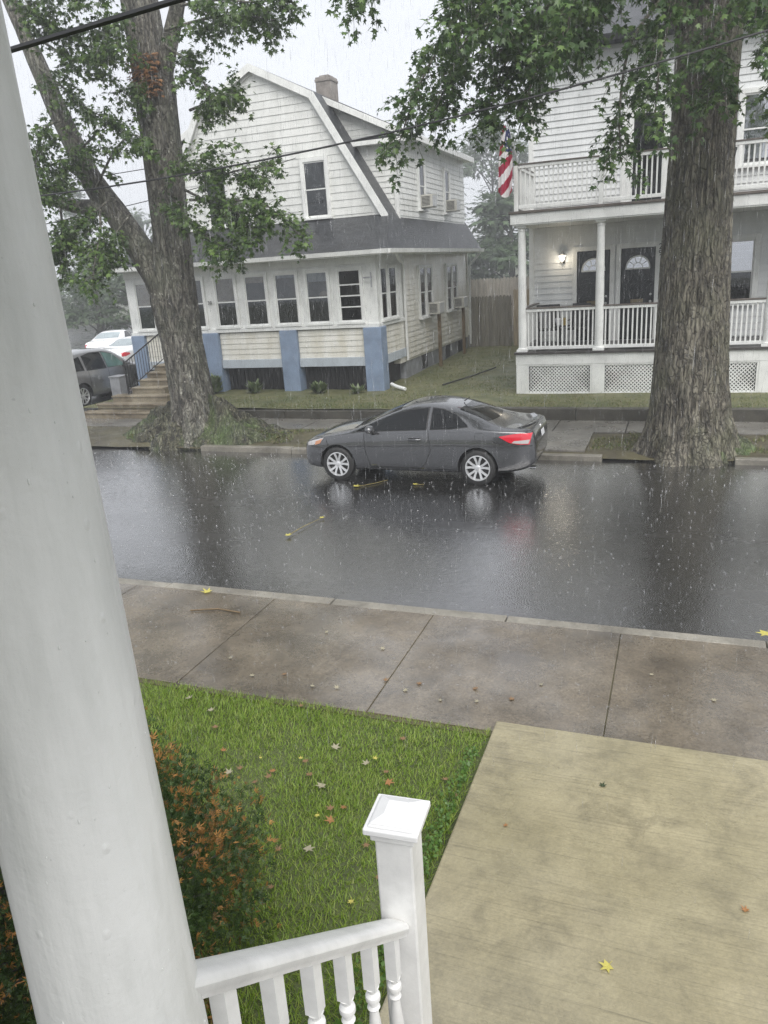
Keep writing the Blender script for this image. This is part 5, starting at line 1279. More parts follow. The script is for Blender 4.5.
# crown of the left tree
c = Crown(5)
B = [  # control points, twig count
 ([(-10.01, 14.7, 8.86), (-10.77, 14.4, 8.65), (-11.52, 14.1, 8.52), (-11.95, 13.8, 8.69)], 26),
 ([(-12.55, 14.4, 8.56), (-11.52, 14.1, 8.0), (-10.65, 13.8, 7.99), (-9.83, 13.5, 7.98)], 24),
 ([(-13.35, 14.9, 8.41), (-12.41, 14.6, 7.76), (-11.51, 14.3, 7.13), (-10.82, 14.0, 6.86)], 20),
 ([(-12.31, 14.3, 7.04), (-12.48, 14.0, 6.84), (-12.62, 13.7, 6.16), (-12.38, 13.4, 5.45)], 26),
 ([(-11.74, 14.8, 6.85), (-12.09, 14.5, 6.47), (-12.39, 14.2, 6.09), (-12.53, 13.9, 5.69)], 24),
 ([(-12.04, 14.7, 5.69), (-11.12, 14.4, 6.36), (-10.36, 14.1, 6.52), (-9.84, 13.8, 6.16)], 14),
 ([(-11.53, 14.5, 5.44), (-11.86, 14.2, 5.15), (-12.2, 13.9, 4.87), (-12.41, 13.6, 4.49)], 26),
 ([(-11.58, 14.2, 5.23), (-11.44, 13.9, 4.72), (-11.42, 13.6, 4.23), (-11.38, 13.3, 3.64)], 18),
 ([(-12.87, 14.5, 5.45), (-12.67, 14.2, 4.91), (-12.61, 13.9, 4.5), (-12.35, 13.6, 3.98)], 16),
 ([(-11.38, 14.9, 5.14), (-11.62, 14.6, 4.74), (-11.52, 14.3, 4.43), (-11.38, 14.0, 4.18)], 12),
 ([(-9.99, 15.0, 8.23), (-9.38, 14.7, 7.82), (-8.81, 14.4, 7.26), (-8.54, 14.1, 6.75)], 18),
 ([(-9.81, 14.8, 8.42), (-8.81, 14.5, 8.37), (-7.89, 14.2, 8.24), (-6.94, 13.9, 7.95)], 26),
 ([(-9.27, 14.6, 8.71), (-8.22, 14.3, 8.56), (-7.35, 14.0, 8.31), (-6.51, 13.7, 8.21)], 22),
 ([(-9.6, 15.0, 7.0), (-8.81, 14.7, 7.04), (-8.17, 14.4, 7.05), (-7.9, 14.1, 6.92)], 12),
 ([(-10.09, 14.9, 6.3), (-9.62, 14.6, 5.94), (-9.06, 14.3, 5.95), (-8.27, 14.0, 6.19)], 14),
 ([(-9.75, 14.8, 5.97), (-8.89, 14.5, 5.67), (-8.13, 14.2, 5.67), (-7.28, 13.9, 5.64)], 20),
 ([(-9.83, 14.8, 5.5), (-8.97, 14.5, 5.12), (-8.24, 14.2, 4.86), (-7.72, 13.9, 4.45)], 22),
 ([(-9.61, 14.6, 5.28), (-8.49, 14.3, 5.16), (-7.56, 14.0, 4.98), (-6.73, 13.7, 4.37)], 24),
 ([(-9.84, 14.7, 5.01), (-9.23, 14.4, 4.57), (-8.72, 14.1, 4.34), (-8.36, 13.8, 4.22)], 16),
 ([(-10.59, 15.0, 5.58), (-10.18, 14.7, 5.23), (-9.81, 14.4, 5.0), (-9.54, 14.1, 4.77)], 9),
 ([(-10.46, 15.1, 8.05), (-10.57, 14.8, 7.55), (-10.63, 14.5, 7.33), (-10.63, 14.2, 7.37)], 10),
 ([(-12.91, 14.1, 9.08), (-12.12, 13.8, 8.97), (-11.13, 13.5, 8.9), (-9.98, 13.2, 8.79)], 22),
]
for pts, k in B: c.branch(pts, int(k * 1.75), L=.62, nl=23, size=.106, droop=.7, r0=.03)
for k in range(0, 26, 2):   # upper crown above the frame
    a = k * 2.4; c.branch([(-10.9, 15.2, 10 + k * .12), (-10.9 + 2 * math.cos(a), 15.2 + 2 * math.sin(a), 10.8 + k * .14), (-10.9 + 2.9 * math.cos(a), 15.2 + 2.6 * math.sin(a), 10.6 + k * .13)], 13, L=1.0, nl=9, size=.26, droop=.6, r0=.06)
c.build(t1, M['leaf_left'], M['bark_left'], origin=T1)

# --- right tree
T2 = Vector((.22, 15.1, .0))
t2 = thing('street_tree', 'massive furrowed tree trunk by the kerb in front of the porch house', 'tree', T2)
mb = MB()
trunk(mb, [(-.02, .24, 15.05, .84, .70), (.3, .23, 15.1, .78, .72), (.7, .20, 15.1, .70, .68), (1.4, .17, 15.1, .640, .62), (3.1, .165, 15.1, .575, .56), (4.8, .16, 15.1, .515, .50), (6.3, .165, 15.1, .48, .47), (7.6, .17, 15.1, .50, .48), (9.5, .2, 15.1, .40, .4), (12, .2, 15.1, .25, .25)], 220, 170, .048, 41, (.26, .34, 6), 2.0)
mb.build('trunk', M['bark_right'], t2, smooth=75)
mound('root_mound', .26, 15.02, 1.22, .60, .34, 8.3, M['moss'], t2)
for pts, ra, rb, q in (([(.1, 15.1, 6.9), (-1.0, 14.4, 7.9), (-2.4, 13.8, 8.3), (-3.6, 13.4, 8.0)], .24, .05, 4), ([(.3, 15.1, 7.0), (1.4, 14.5, 8.2), (3.0, 14.0, 9.0)], .24, .08, 7), ([(.2, 15.0, 7.2), (0, 13.9, 8.0), (-.4, 12.6, 8.2), (-.9, 11.6, 7.6)], .20, .05, 9)):
    mb = MB(); limb(mb, pts, ra, rb, 14, 20, .06, q); mb.build('limb', M['bark_right'], t2, smooth=75)
c = Crown(9)
B = [
 ([(-2.0, 14.0, 8.2), (-3.2, 13.4, 7.6), (-4.0, 13.0, 6.5), (-4.45, 12.8, 5.45)], 30),
 ([(-2.4, 13.8, 8.3), (-3.0, 13.1, 7.4), (-3.4, 12.8, 6.6), (-3.7, 12.6, 5.95)], 28),
 ([(-3.0, 13.6, 8.2), (-3.9, 13.1, 8.4), (-4.6, 12.8, 8.1), (-5.1, 12.7, 7.6)], 16),
 ([(-1.5, 14.1, 8.0), (-2.3, 13.3, 7.1), (-2.7, 12.8, 6.4), (-2.95, 12.6, 5.75)], 28),
 ([(-1.2, 14.2, 7.9), (-1.8, 13.2, 6.9), (-2.1, 12.6, 6.4), (-2.3, 12.3, 5.75)], 24),
 ([(-.8, 14.3, 7.7), (-1.5, 13.2, 7.5), (-2.0, 12.6, 7.0), (-2.6, 12.2, 6.5)], 24),
 ([(-.5, 14.3, 7.4), (-.9, 13.3, 6.6), (-1.0, 12.8, 5.7), (-.95, 12.6, 4.95)], 14),
 ([(-.3, 13.6, 7.9), (-.8, 12.8, 7.4), (-1.3, 12.3, 6.9), (-1.55, 12.1, 6.4)], 16),
 ([(-.1, 13.8, 7.9), (-.3, 12.9, 7.0), (-.45, 12.5, 6.2), (-.5, 12.4, 5.4)], 20),
 ([(.1, 14.5, 7.2), (.1, 13.6, 6.6), (.2, 13.2, 6.2), (.25, 13.1, 5.75)], 18),
 ([(.5, 14.7, 7.4), (.8, 13.8, 7.0), (1.05, 13.3, 6.3), (1.2, 13.1, 5.6)], 20),
 ([(1.2, 14.6, 8.1), (1.6, 13.7, 7.4), (1.75, 13.3, 6.6), (1.8, 13.1, 5.9)], 20),
 ([(-2.6, 13.7, 8.3), (-2.8, 12.8, 8.1), (-3.0, 12.2, 7.4), (-3.3, 11.9, 6.7)], 26),
 ([(-1.6, 13.9, 8.1), (-1.9, 12.9, 8.0), (-2.3, 12.2, 7.4), (-2.5, 11.8, 6.7)], 26),
 ([(-.5, 12.6, 8.2), (-1.0, 11.9, 7.6), (-1.4, 11.6, 6.9), (-1.7, 11.5, 6.3)], 24),
 ([(.2, 14.0, 8.0), (.6, 12.9, 7.6), (.9, 12.4, 6.8), (.95, 12.2, 6.2)], 22),
 ([(-1.9, 14.0, 8.3), (-2.9, 13.6, 9.0), (-3.8, 13.2, 9.0), (-4.6, 12.9, 8.5)], 20),
 ([(0, 14.0, 8.2), (-.6, 13.0, 8.4), (-1.0, 12.3, 7.9), (-1.2, 12.0, 7.3)], 22),
 ([(.9, 14.6, 8.0), (1.6, 13.6, 8.4), (2.0, 13.0, 8.0), (2.3, 12.8, 7.2)], 20),
]
for pts, k in B: c.branch(pts, int(k * 1.65), L=.75, nl=25, size=.106, droop=.9, r0=.03)
for k in range(0, 30, 2):
    a = k * 2.4; c.branch([(.2, 15.1, 8.8 + k * .13), (.2 + 2.2 * math.cos(a), 15.1 + 1.9 * math.sin(a), 9.6 + k * .16), (.2 + 4.4 * math.cos(a), 15.1 + 3.6 * math.sin(a), 9.6 + k * .13)], 13, L=1.2, nl=9, size=.27, droop=.6, r0=.06)
c.build(t2, M['leaf_right'], M['bark_right'], origin=T2)

# --- trees in the haze behind
def far_tree(label, x, y, h, rx, seed, low=.12, n=5200, size=.62, group='trees fading in the rain behind the houses'):
    r = np.random.default_rng(seed); t = thing('far_tree', label, 'tree', (x, y, .3), 0, group)
    m = MB(); limb(m, [(x, y, .2), (x + .2, y, h * .4), (x, y, h * .85)], .32, .06, 10, 12, .05, seed)
    cl = []
    for k in range(34):
        zf = low + (1 - low) * r.random(); prof = math.sin(math.pi * min(1, (zf - low) / (1 - low) * .86 + .14)) ** .6
        a = r.uniform(0, 6.28); rr = rx * prof * r.uniform(.35, .92); q = (x + rr * math.cos(a), y + rr * math.sin(a), h * zf); cl.append(q)
        limb(m, [(x, y, max(.5, q[2] - h * .15)), ((x + q[0]) / 2, (y + q[1]) / 2, q[2] - h * .03), q], .07, .02, 5, 6, .02, k)
    m.build('trunk', M['bark_far'], t, smooth=60)
    k = r.integers(0, len(cl), n); C = np.array(cl)[k]; d = r.normal(size=(n, 3)); d /= np.linalg.norm(d, axis=1, keepdims=True)
    P = C + d * (r.random((n, 1)) ** .5) * np.array([rx * .42, rx * .42, h * .085]) * r.uniform(.6, 1.1, (n, 1))
    leaves('crown', P, d + np.array([0, 0, -.5]), d + np.array([0, 0, .9]), size * r.uniform(.6, 1.3, n), [M['leaf_far']], t, base=LEAF, tri=LTRI, origin=(x, y, .3))
    return t
far_tree('tall hazy tree filling the gap between the two houses', -21.5, 95, 18.5, 7.5, 1)
far_tree('hazy tree beside the porch house, right of the tallest hazy one', -14.2, 98, 16.5, 6.5, 2)
far_tree('broad hazy tree behind the roof of the gambrel house', -31.0, 98, 15.5, 6.5, 3)
far_tree('lower hazy tree just above the pale fence', -13.5, 66, 8.6, 5.0, 4, .05)
far_tree('thin hazy tree left of the gambrel house', -69, 80, 15.5, 3.0, 6, .03, 1800, .5)
far_tree('thin hazy tree nearest the gambrel house wall', -61, 82, 12.5, 3.2, 7, .05, 1800, .5)
far_tree('bushy hazy tree behind the white cars', -75, 78, 9.0, 3.6, 8, .02, 1800, .5)
far_tree('dense green bush behind the white sedan', -35.2, 45, 4.6, 2.7, 21, .0, 2600, .30)
far_tree('taller loose bush between the white column and the white cars', -39.2, 46, 6.6, 2.6, 22, .0, 2600, .30)
far_tree('slim pale tree rising between the bushes behind the white cars', -37.0, 53, 9.6, 1.9, 23, .05, 2200, .32)
far_tree('low bushy hazy tree above the white sedan', -52, 62, 5.0, 4.0, 9, .0, 2000, .42)
far_tree('low hazy tree above the farther white car', -59, 62, 4.6, 4.0, 10, .0, 2000, .42)
# pale house far left
o = thing('pale_house', 'pale house with grey roof half hidden by the white column', 'house', (-54, 46, .3))
s = MB(); siding(s, (0, 42, 0), X, -Y, .3, 7.6, .2, -62, -49.6, .02); s.box(-62, -49.6, 42.01, 52, .3, 7.6); s.build('wall', M['siding_white'], o)
s = MB(); slab(s, [(-62.5, 41.4, 7.5), (-49.1, 41.4, 7.5), (-49.1, 47, 10.6), (-62.5, 47, 10.6)], .15); slab(s, [(-62.5, 47, 10.6), (-49.1, 47, 10.6), (-49.1, 52.6, 7.5), (-62.5, 52.6, 7.5)], .15); s.build('roof', M['shingle'], o, uvbox=True)
for x in (-51.5, -54.5):
    for z in (1.6, 4.6): window(o, (x, 41.97, z), X, -Y, .9, 1.5, .1, M['trim'], M['glass_dark'], M['unlit_dark'])

# small plants in the porch bed
def tuft(label, x, y, h, seed, n=150):
    t = thing('bed_plant', label, 'plant', (x, y, .34), 0, 'small plants in front of the porch')
    r = np.random.default_rng(seed); a = r.uniform(0, 6.28, n); tl = r.uniform(.1, 1, n)
    P = np.stack([x + .16 * np.cos(a) * r.random(n), y + .12 * np.sin(a) * r.random(n), .34 + h * tl * .6], 1)
    leaves('foliage', P, np.stack([np.cos(a), np.sin(a), r.uniform(.6, 2, n)], 1), np.stack([-np.cos(a), -np.sin(a), np.ones(n)], 1), r.uniform(.12, .26, n), [M['flowerless']], t, base=OVAL, tri=OTRI, origin=(x, y, .34))
    m = MB()
    for k in range(6): m.tube([(x, y, .3), (x + .1 * math.cos(k), y + .1 * math.sin(k), .34 + h * .7)], .006, 5)
    m.build('stem', M['bark_far'], t)
tuft('grassy plant in the bed between the left and middle blue piers', -11.9, 20.25, .42, 1)
tuft('wider grassy plant in the bed between the middle and right blue piers', -9.75, 20.2, .38, 2, 190)
tuft('small weed at the foot of the right blue pier', -8.55, 20.2, .2, 3, 60)
tuft('dense bush against the left blue pier behind the tree', -13.25, 20.2, .8, 4, 320)
# ================================================================== THE PORCH THE STREET IS SEEN FROM
colm = MB()
prof = []
for i in range(60):
    z = 1.82 + i * (4.36 - 1.82) / 59; prof.append((.1198 - .0195 * (z - 2.7), z))
colm.lathe(prof, 96, (-.7945, .7162, 0))
for i, v in enumerate(colm.v):      # hand painted, slightly uneven surface
    dx, dy = v[0] + .7945, v[1] - .7162
    f = 1 + .010 * noise.noise(Vector((dx * 16, dy * 16, v[2] * 2.0))) + .005 * noise.noise(Vector((dx * 45, dy * 45, v[2] * 7)))
    colm.v[i] = (-.7945 + dx * f, .7162 + dy * f, v[2])
cb = thing('porch_column', 'thick white painted round column standing close by at the left', 'column', (-.7945, .7162, 1.75))
colm.build('shaft', M['column_paint'], cb, smooth=True)
for q in range(34):      # rain water hanging on the paint
    th = random.uniform(-1.6, .5); zz = random.uniform(2.3, 3.7); rr = .1198 - .0195 * (zz - 2.7); k = .0008 + .0009 * random.random()
    if q == 0: wd = MB()
    wd.sphere((-.7945 + rr * math.cos(th), .7162 + rr * math.sin(th), zz), k, 6, 0, (1, 1, random.uniform(1.2, 3)))
wd.build('water_beads', M['column_paint'], cb, smooth=True)
b = MB(); b.box(-.955, -.635, .556, .876, 1.752, 1.80); b.lathe([(.150, 1.801), (.158, 1.83), (.150, 1.86), (.142, 1.875)], 48, (-.7945, .7162, 0)); b.build('base', M['column_paint'], cb, bevel=.004, smooth=True)

RZ = R_(-.6)
PO = Vector((-.709, 1.738, .11))
sr = thing('stair_railing', 'white stair railing with turned balusters and a square capped post', 'railing', PO, RZ)
# local axes: x across, y along the run (0 at the post, negative towards the porch), z up from the foot
zr = lambda y: 1.735 - .86 * (y + .06) - .015       # top of the handrail at local y
po = MB(); po.box(-.056, .056, -.056, .056, 0, 2.030); pst = po.build('newel_post', M['rail_paint'], sr, local=True, bevel=.006); pst.rotation_euler = (0, 0, R_(4.4))
n0 = MB(); n0.box(-.066, .066, -.066, .066, 2.0, 2.028); n0.build('neck_moulding', M['rail_paint'], pst, local=True, bevel=.004)
cp = MB(); cp.box(-.0815, .0815, -.0815, .0815, 2.029, 2.050)
def frust(mb, a, z0, b_, z1): mb.add([(-a, -a, z0), (a, -a, z0), (a, a, z0), (-a, a, z0), (-b_, -b_, z1), (b_, -b_, z1), (b_, b_, z1), (-b_, b_, z1)], [(0, 3, 2, 1), (4, 5, 6, 7), (0, 1, 5, 4), (1, 2, 6, 5), (2, 3, 7, 6), (3, 0, 4, 7)])
frust(cp, .072, 2.0505, .066, 2.058); frust(cp, .066, 2.0585, .030, 2.073)
cp.build('post_cap', M['cap_plastic'], pst, local=True, bevel=.004)
# moulded handrail swept down the slope
def sweep(profile, y0, y1, zf, name, mat, bev=.003):
    mb = MB(); k = len(profile); n = 24; vs = []
    for i in range(n + 1):
        y = y0 + (y1 - y0) * i / n
        vs += [(u, y, zf(y) + w) for u, w in profile]
    mb.add(vs, [(i * k + j, i * k + (j + 1) % k, i * k + k + (j + 1) % k, i * k + k + j) for i in range(n) for j in range(k)] + [tuple(range(k)), tuple(range(n * k + k - 1, n * k - 1, -1))])
    return mb.build(name, mat, sr, local=True, smooth=35)
hp = [(-.036, -.011), (-.027, -.002), (-.012, .0), (.012, .0), (.027, -.002), (.036, -.011), (.039, -.023), (.036, -.034), (.031, -.042), (.028, -.050), (.026, -.058), (-.026, -.058), (-.028, -.050), (-.031, -.042), (-.036, -.034), (-.039, -.023)]
sweep(hp, -.985, -.055, zr, 'handrail', M['rail_paint'])
sweep([(-.03, 0), (.03, 0), (.03, -.06), (-.03, -.06)], -.93, -.058, lambda y: zr(y) - .74, 'bottom_rail', M['rail_paint'])
hh = .66
bp_ = MB(); s_ = .0175
bp_.add([(-s_, -s_, 0), (s_, -s_, 0), (s_, s_, 0), (-s_, s_, 0), (-s_, -s_, .150 + s_ * .86), (s_, -s_, .150 + s_ * .86), (s_, s_, .150 - s_ * .86), (-s_, s_, .150 - s_ * .86)], [(0, 3, 2, 1), (0, 1, 5, 4), (1, 2, 6, 5), (2, 3, 7, 6), (3, 0, 4, 7), (4, 5, 6, 7)])
bp_.v = [(x, y, (.0 if z == 0 else z)) for x, y, z in bp_.v]
T = [(.020, .0), (.0135, -.012), (.012, -.020), (.0205, -.030), (.0215, -.038), (.0205, -.046), (.0125, -.056), (.0125, -.066), (.0185, -.074), (.0125, -.084), (.0145, -.11), (.020, -.17), (.0225, -.23), (.019, -.28), (.0135, -.315), (.012, -.33), (.0205, -.345), (.0205, -.355), (.014, -.365)]
bp_.lathe([(r, z) for r, z in T[::-1]], 20); bp_.box(-s_, s_, -s_, s_, -.50, -.366)
base = None
for i in range(6):
    y = -.110 - i * .152; zt = zr(y) - .058 - .150
    if base is None: o = base = bp_.build('baluster', M['rail_paint'], sr, local=True, smooth=30)
    else: o = base.copy(); COL.objects.link(o); o.parent = sr
    o.location = (0, y, zt)

# floor and steps of this porch
def st(name, bx, mat, **k):
    mb = MB()
    for b in bx: mb.box(*b)
    return tag(mb.build(name, mat, **k), kind='structure')
st('porch_floor', [(-4.5, 3.2, -1.9, .90, 1.60, 1.75), (-4.5, -.63, .80, .86, .1, 1.598), (1.3, 3.2, .80, .86, .1, 1.598)], M['deck'])
st('porch_ceiling_shade', [(-4.5, .45, -1.9, .87, 4.36, 4.50)], M['siding_white'])  # unseen partial ceiling, its width set to shade the column
st('porch_steps', [(-.62, 1.3, .902 + i * .195, .902 + (i + 1) * .195, .1, 1.75 - (i + 1) * .205) for i in range(7)], M['step'])

# ================================================================== SHRUB
SH = Vector((-3.15, 2.55, .1)); shr = thing('evergreen_shrub', 'dense evergreen shrub with orange browned tips beside the white column', 'shrub', SH)
SPR = [(0, 0, 0)]; STR = []
for k, (a, l) in enumerate(((90, 1), (55, .75), (125, .75), (25, .5), (155, .5))):
    ca, sa = math.cos(R_(a)), math.sin(R_(a)); i = len(SPR)
    SPR += [(ca * l * .5 - sa * .07, sa * l * .5 + ca * .07, .02), (ca * l * .5 + sa * .07, sa * l * .5 - ca * .07, -.02), (ca * l, sa * l, -.10 * l)]
    STR += [(0, i + 1, i + 2), (0, i + 2, i)]
SPR, STR = np.array(SPR), np.array(STR)
n = 34000
d = rng.normal(size=(n, 3)); d[:, 2] = np.abs(d[:, 2]) * .9 - .15; d /= np.linalg.norm(d, axis=1, keepdims=True)
lump = np.array([1 + .20 * noise.noise(Vector(q) * 2.6) + .13 * noise.noise(Vector(q) * 6.5) for q in d])
rad = (rng.random(n) ** .28) * lump
P = d * rad[:, None] * np.array([1.12, 1.05, 1.20]) + np.array([0, 0, .16])
up = d * .9 + rng.normal(size=(n, 3)) * .45 + np.array([0, 0, .35])
patch = np.array([noise.noise(Vector(q) * 3.1 + Vector((5, 2, 1))) + .5 * noise.noise(Vector(q) * 8) for q in P])
mi = ((patch + rng.normal(0, .32, n) > .24) & (rad > .82)).astype(int)
leaves('foliage', P + np.array(SH), up, d + rng.normal(size=(n, 3)) * .5 + 1e-3, rng.uniform(.022, .055, n), [M['yew'], M['yew_orange']], shr, mi, SPR, STR, origin=SH)
mb = MB()
for k in range(60):
    q = d[k * 7]; e = SH + Vector((q[0] * 1.0, q[1] * .8, q[2] * .95 + .16)); mb.tube([SH + Vector((q[0] * .1, q[1] * .1, 0)), SH + Vector((q[0] * .5, q[1] * .4, q[2] * .4 + .15)), e], [.018, .012, .004], 6)
mb.build('stem', M['bark_far'], shr)

# ================================================================== GRASS
BL = np.array([[-.5, 0, 0], [.5, 0, 0], [-.42, .5, .10], [.42, .5, .10], [0, 1, .38]]); BT = np.array([[0, 1, 3], [0, 3, 2], [2, 3, 4]])
def blades(name, x, y, z, h, wd, mat, lean=.35):
    n = len(x); a = rng.uniform(0, 2 * math.pi, n)
    up = np.stack([np.cos(a) * lean * rng.random(n), np.sin(a) * lean * rng.random(n), np.ones(n)], 1); nr = np.stack([np.cos(a + .4), np.sin(a + .4), np.full(n, .15)], 1)
    Rm = frames(up, nr); S = np.stack([wd, h, h], 1)
    V = np.einsum('nij,nvj->nvi', Rm, BL[None] * S[:, None, :]) + np.stack([x, y, z], 1)[:, None]
    F = (BT[None] + (np.arange(n) * 5)[:, None, None]).reshape(-1, 3)
    return np_mesh(name, V.reshape(-1, 3), F, [mat], kind='stuff')
n = 120000
x = rng.uniform(-6.6, -1.275, n); y = 1.7 + (5.205 - 1.7) * rng.random(n)
dens = np.array([noise.noise(Vector((a * 1.6, b * 1.6, 0))) + .5 * noise.noise(Vector((a * 5, b * 5, 2))) for a, b in zip(x, y)])
keep = dens + rng.normal(0, .25, n) > -1.2; x, y, dens = x[keep], y[keep], dens[keep]; n = len(x)
h = rng.uniform(.032, .075, n) * (1 + .35 * dens); 
g1 = blades('lawn_grass', x, y, np.full(n, .09), h, rng.uniform(.0035, .0065, n), M['grass'], .9)
tag(g1, 'wet green lawn grass in front of the porch', 'grass')
n = 800; y = rng.uniform(2.4, 4.9, n); x = -1.30 - np.abs(rng.normal(0, .03 + .06 * (5.4 - y) / 3, n))
cl = leaves('clover_edge', np.stack([x, y, .11 + rng.random(n) * .07], 1), rng.normal(size=(n, 3)) + np.array([.4, 0, .3]), rng.normal(size=(n, 3)) * .4 + np.array([0, -.2, 1]), rng.uniform(.018, .042, n), [M['clover']], None, base=OVAL * np.array([1.5, 1, 1]), tri=OTRI, kind='stuff')
tag(cl, 'low leafy weeds along the walkway edge', 'weeds')
n = 70000; x = rng.uniform(-13.2, 6, n); y = 17.9 + 14 * rng.random(n) ** 1.5
dens = np.array([noise.noise(Vector((a * .8, b * .8, 7))) + .6 * noise.noise(Vector((a * 3, b * 3, 2))) for a, b in zip(x, y)])
ok = (dens + rng.normal(0, .2, n) > -.12) & ~((x > -16.4) & (x < -7.7) & (y > 20.2)) & ~((x > -3.95) & (y > 19.9)) & ~((x < -7.8) & (y > 19.6)) & ((x + 4.75) ** 2 / .9 + (y - 24.2) ** 2 / 1.8 > 1)
x, y = x[ok], y[ok]; n = len(x); z = np.array([lawn_z(a, b) for a, b in zip(x, y)]) - .012
g2 = blades('far_lawn_grass', x, y, z, rng.uniform(.03, .085, n), rng.uniform(.008, .016, n), M['grass_far'], 1.0); tag(g2, 'short worn grass on the lawns across the street', 'grass')
n = 14000; x = rng.uniform(-9.2, 8, n); y = rng.uniform(14.85, 16.4, n)
dens = np.array([noise.noise(Vector((a * 1.2, b * 1.2, 17))) for a, b in zip(x, y)])
ok = (dens > -.12) & ~((x > -2.7) & (x < -1.55)) & ~((x > -.6) & (x < 1.0) & (y < 15.8)); x, y = x[ok], y[ok]; n = len(x)
g3 = blades('verge_grass', x, y, np.array([verge_z(a, b) for a, b in zip(x, y)]) - .01, rng.uniform(.04, .11, n), rng.uniform(.008, .015, n), M['grass_far'], 1.0); tag(g3, 'sparse grass on the muddy verge', 'grass')
n = 5200; th = rng.uniform(0, 2 * math.pi, n); rr = rng.uniform(.45, .98, n); x = -10.65 + 2.2 * rr * np.cos(th); y = 15.55 + .95 * rr * np.sin(th); z = .10 + .34 * (1 - rr)
g4 = blades('mound_moss', x, y, z, rng.uniform(.05, .13, n), rng.uniform(.012, .022, n), M['grass_far'], 1.4); tag(g4, 'mossy growth over the roots of the left tree', 'moss')

# ================================================================== FALLEN LEAVES, TWIGS
def fallen(x, y, z, size, mat, label, grp, seed, name='fallen_leaf'):
    r = random.Random(seed); V = []
    rz = r.uniform(0, 6.28); tl = r.uniform(-.25, .25); cu = r.uniform(.1, .55)
    for p in LEAF:
        q = Vector((p[0], p[1] - .3, cu * (p[0] ** 2 + (p[1] - .3) ** 2) * .9 + tl * p[0])) * size; q.rotate(Matrix.Rotation(rz, 3, 'Z')); V.append(q)
    m = MB(); m.add(V, [tuple(t) for t in LTRI]); st_ = Vector((0, -.5 * size, .01)); st_.rotate(Matrix.Rotation(rz, 3, 'Z')); s0 = Vector((0, -.2 * size, .004)); s0.rotate(Matrix.Rotation(rz, 3, 'Z'))
    m.tube([s0, st_], .0016, 4)
    o = m.build(name, mat, None, local=True); o.location = (x, y, z); tag(o, label, 'leaf', grp); return o
FL = dict(
 tan=[(-2.7, 4.16), (-2.79, 4.1), (-2.11, 3.97), (-2.17, 3.22), (-2.43, 4.29), (-1.89, 4.47), (-1.44, 4.51), (-1.32, 4.33), (-1.74, 3.71), (-2.52, 4.41), (-3.47, 4.65), (-1.57, 3.48), (-2.98, 4.22), (-2.91, 5.12), (-2.29, 3.53), (-1.9, 4.9)],
 pale=[(-2.29, 4.2), (-2.06, 4.51), (-2.09, 3.57), (-3.64, 4.84), (-3.03, 4.14), (-2.37, 4.63), (-3.96, 4.98)],
 orange=[(-2.04, 4.02), (-2.07, 3.88), (-1.83, 4.36), (-2.72, 4.25), (-3.22, 4.37)],
 yellow=[(-1.66, 3.26), (-2.17, 3.88), (-2.02, 4.59), (-2.57, 4.43), (-2.88, 4.36)])
LB = dict(tan='tan fallen maple leaf lying in the green lawn grass', pale='pale cream fallen leaf lying in the green lawn grass', orange='orange brown fallen leaf lying in the green lawn grass', yellow='small yellow fallen leaf lying in the green lawn grass')
MT = dict(tan='leaf_fallen', pale='leaf_pale', orange='leaf_orange', yellow='leaf_yellow')
SZ = dict(tan=.054, pale=.075, orange=.064, yellow=.038)
sd = 0
for k, L_ in FL.items():
    for (x, y) in L_: sd += 1; fallen(x, y, .142 + random.uniform(-.012, .012), SZ[k] * random.uniform(.8, 1.2), M[MT[k]], LB[k], k + ' leaves fallen on the lawn', sd)
for (x, y) in [(-3.61, 5.5), (-2.97, 5.47), (-2.74, 5.5), (-2.13, 5.61), (-1.48, 5.59), (-1.78, 5.53), (-2.6, 6.3), (-1.0, 6.0), (-3.3, 6.5), (-4.0, 5.75), (-.1, 6.4), (.4, 6.1)]:
    sd += 1; fallen(x, y, .128, .055 * random.uniform(.7, 1.1), M['leaf_pale'], 'small pale leaf stuck to the wet sidewalk', 'pale leaves on the near sidewalk', sd)
for (x, y) in [(-2.36, 5.73), (-2.04, 5.75), (-1.54, 5.79), (-1.2, 5.7), (-3.32, 5.6)]:
    sd += 1; fallen(x, y, .128, .06, M['leaf_fallen'], 'tan leaf stuck to the wet sidewalk', 'tan leaves on the near sidewalk', sd)
fallen(-.2, 3.23, .162, .075, M['leaf_yellow'], 'yellow star shaped leaf lying low on the tan walkway', None, 301)
fallen(-.36, 4.70, .162, .055, M['leaf_dark'], 'small dark green leaf lying near the top of the tan walkway', None, 302)
fallen(-.92, 4.12, .162, .035, M['leaf_orange'], 'tiny orange leaf near the left edge of the tan walkway', None, 303)
fallen(.49, 3.82, .162, .05, M['leaf_orange'], 'small orange leaf on the right of the tan walkway', None, 304)
fallen(-5.16, 7.14, .130, .14, M['leaf_yellow'], 'bright yellow leaf lying on the near kerb', None, 305)
fallen(.91, 7.62, .05, .16, M['leaf_yellow'], 'yellow green leaf cluster in the gutter at the right', None, 306)
def twig(pts, r, mat, label, leafat=None):
    p0 = Vector(pts[0]); m = MB(); m.tube(pts, r, 5)
    t = thing('fallen_twig', label, 'twig', p0); m.build('stem', mat, t)
    if leafat:
        for i, (a, sz) in enumerate(leafat):
            V = [];
            for p in LEAF: V.append(Vector((p[0], p[1], .06 + abs(p[2]) * .3)) * sz + Vector(a))
            q = MB(); q.add(V, [tuple(t_) for t_ in LTRI]); q.build('leaf', M['leaf_yellow'], t)
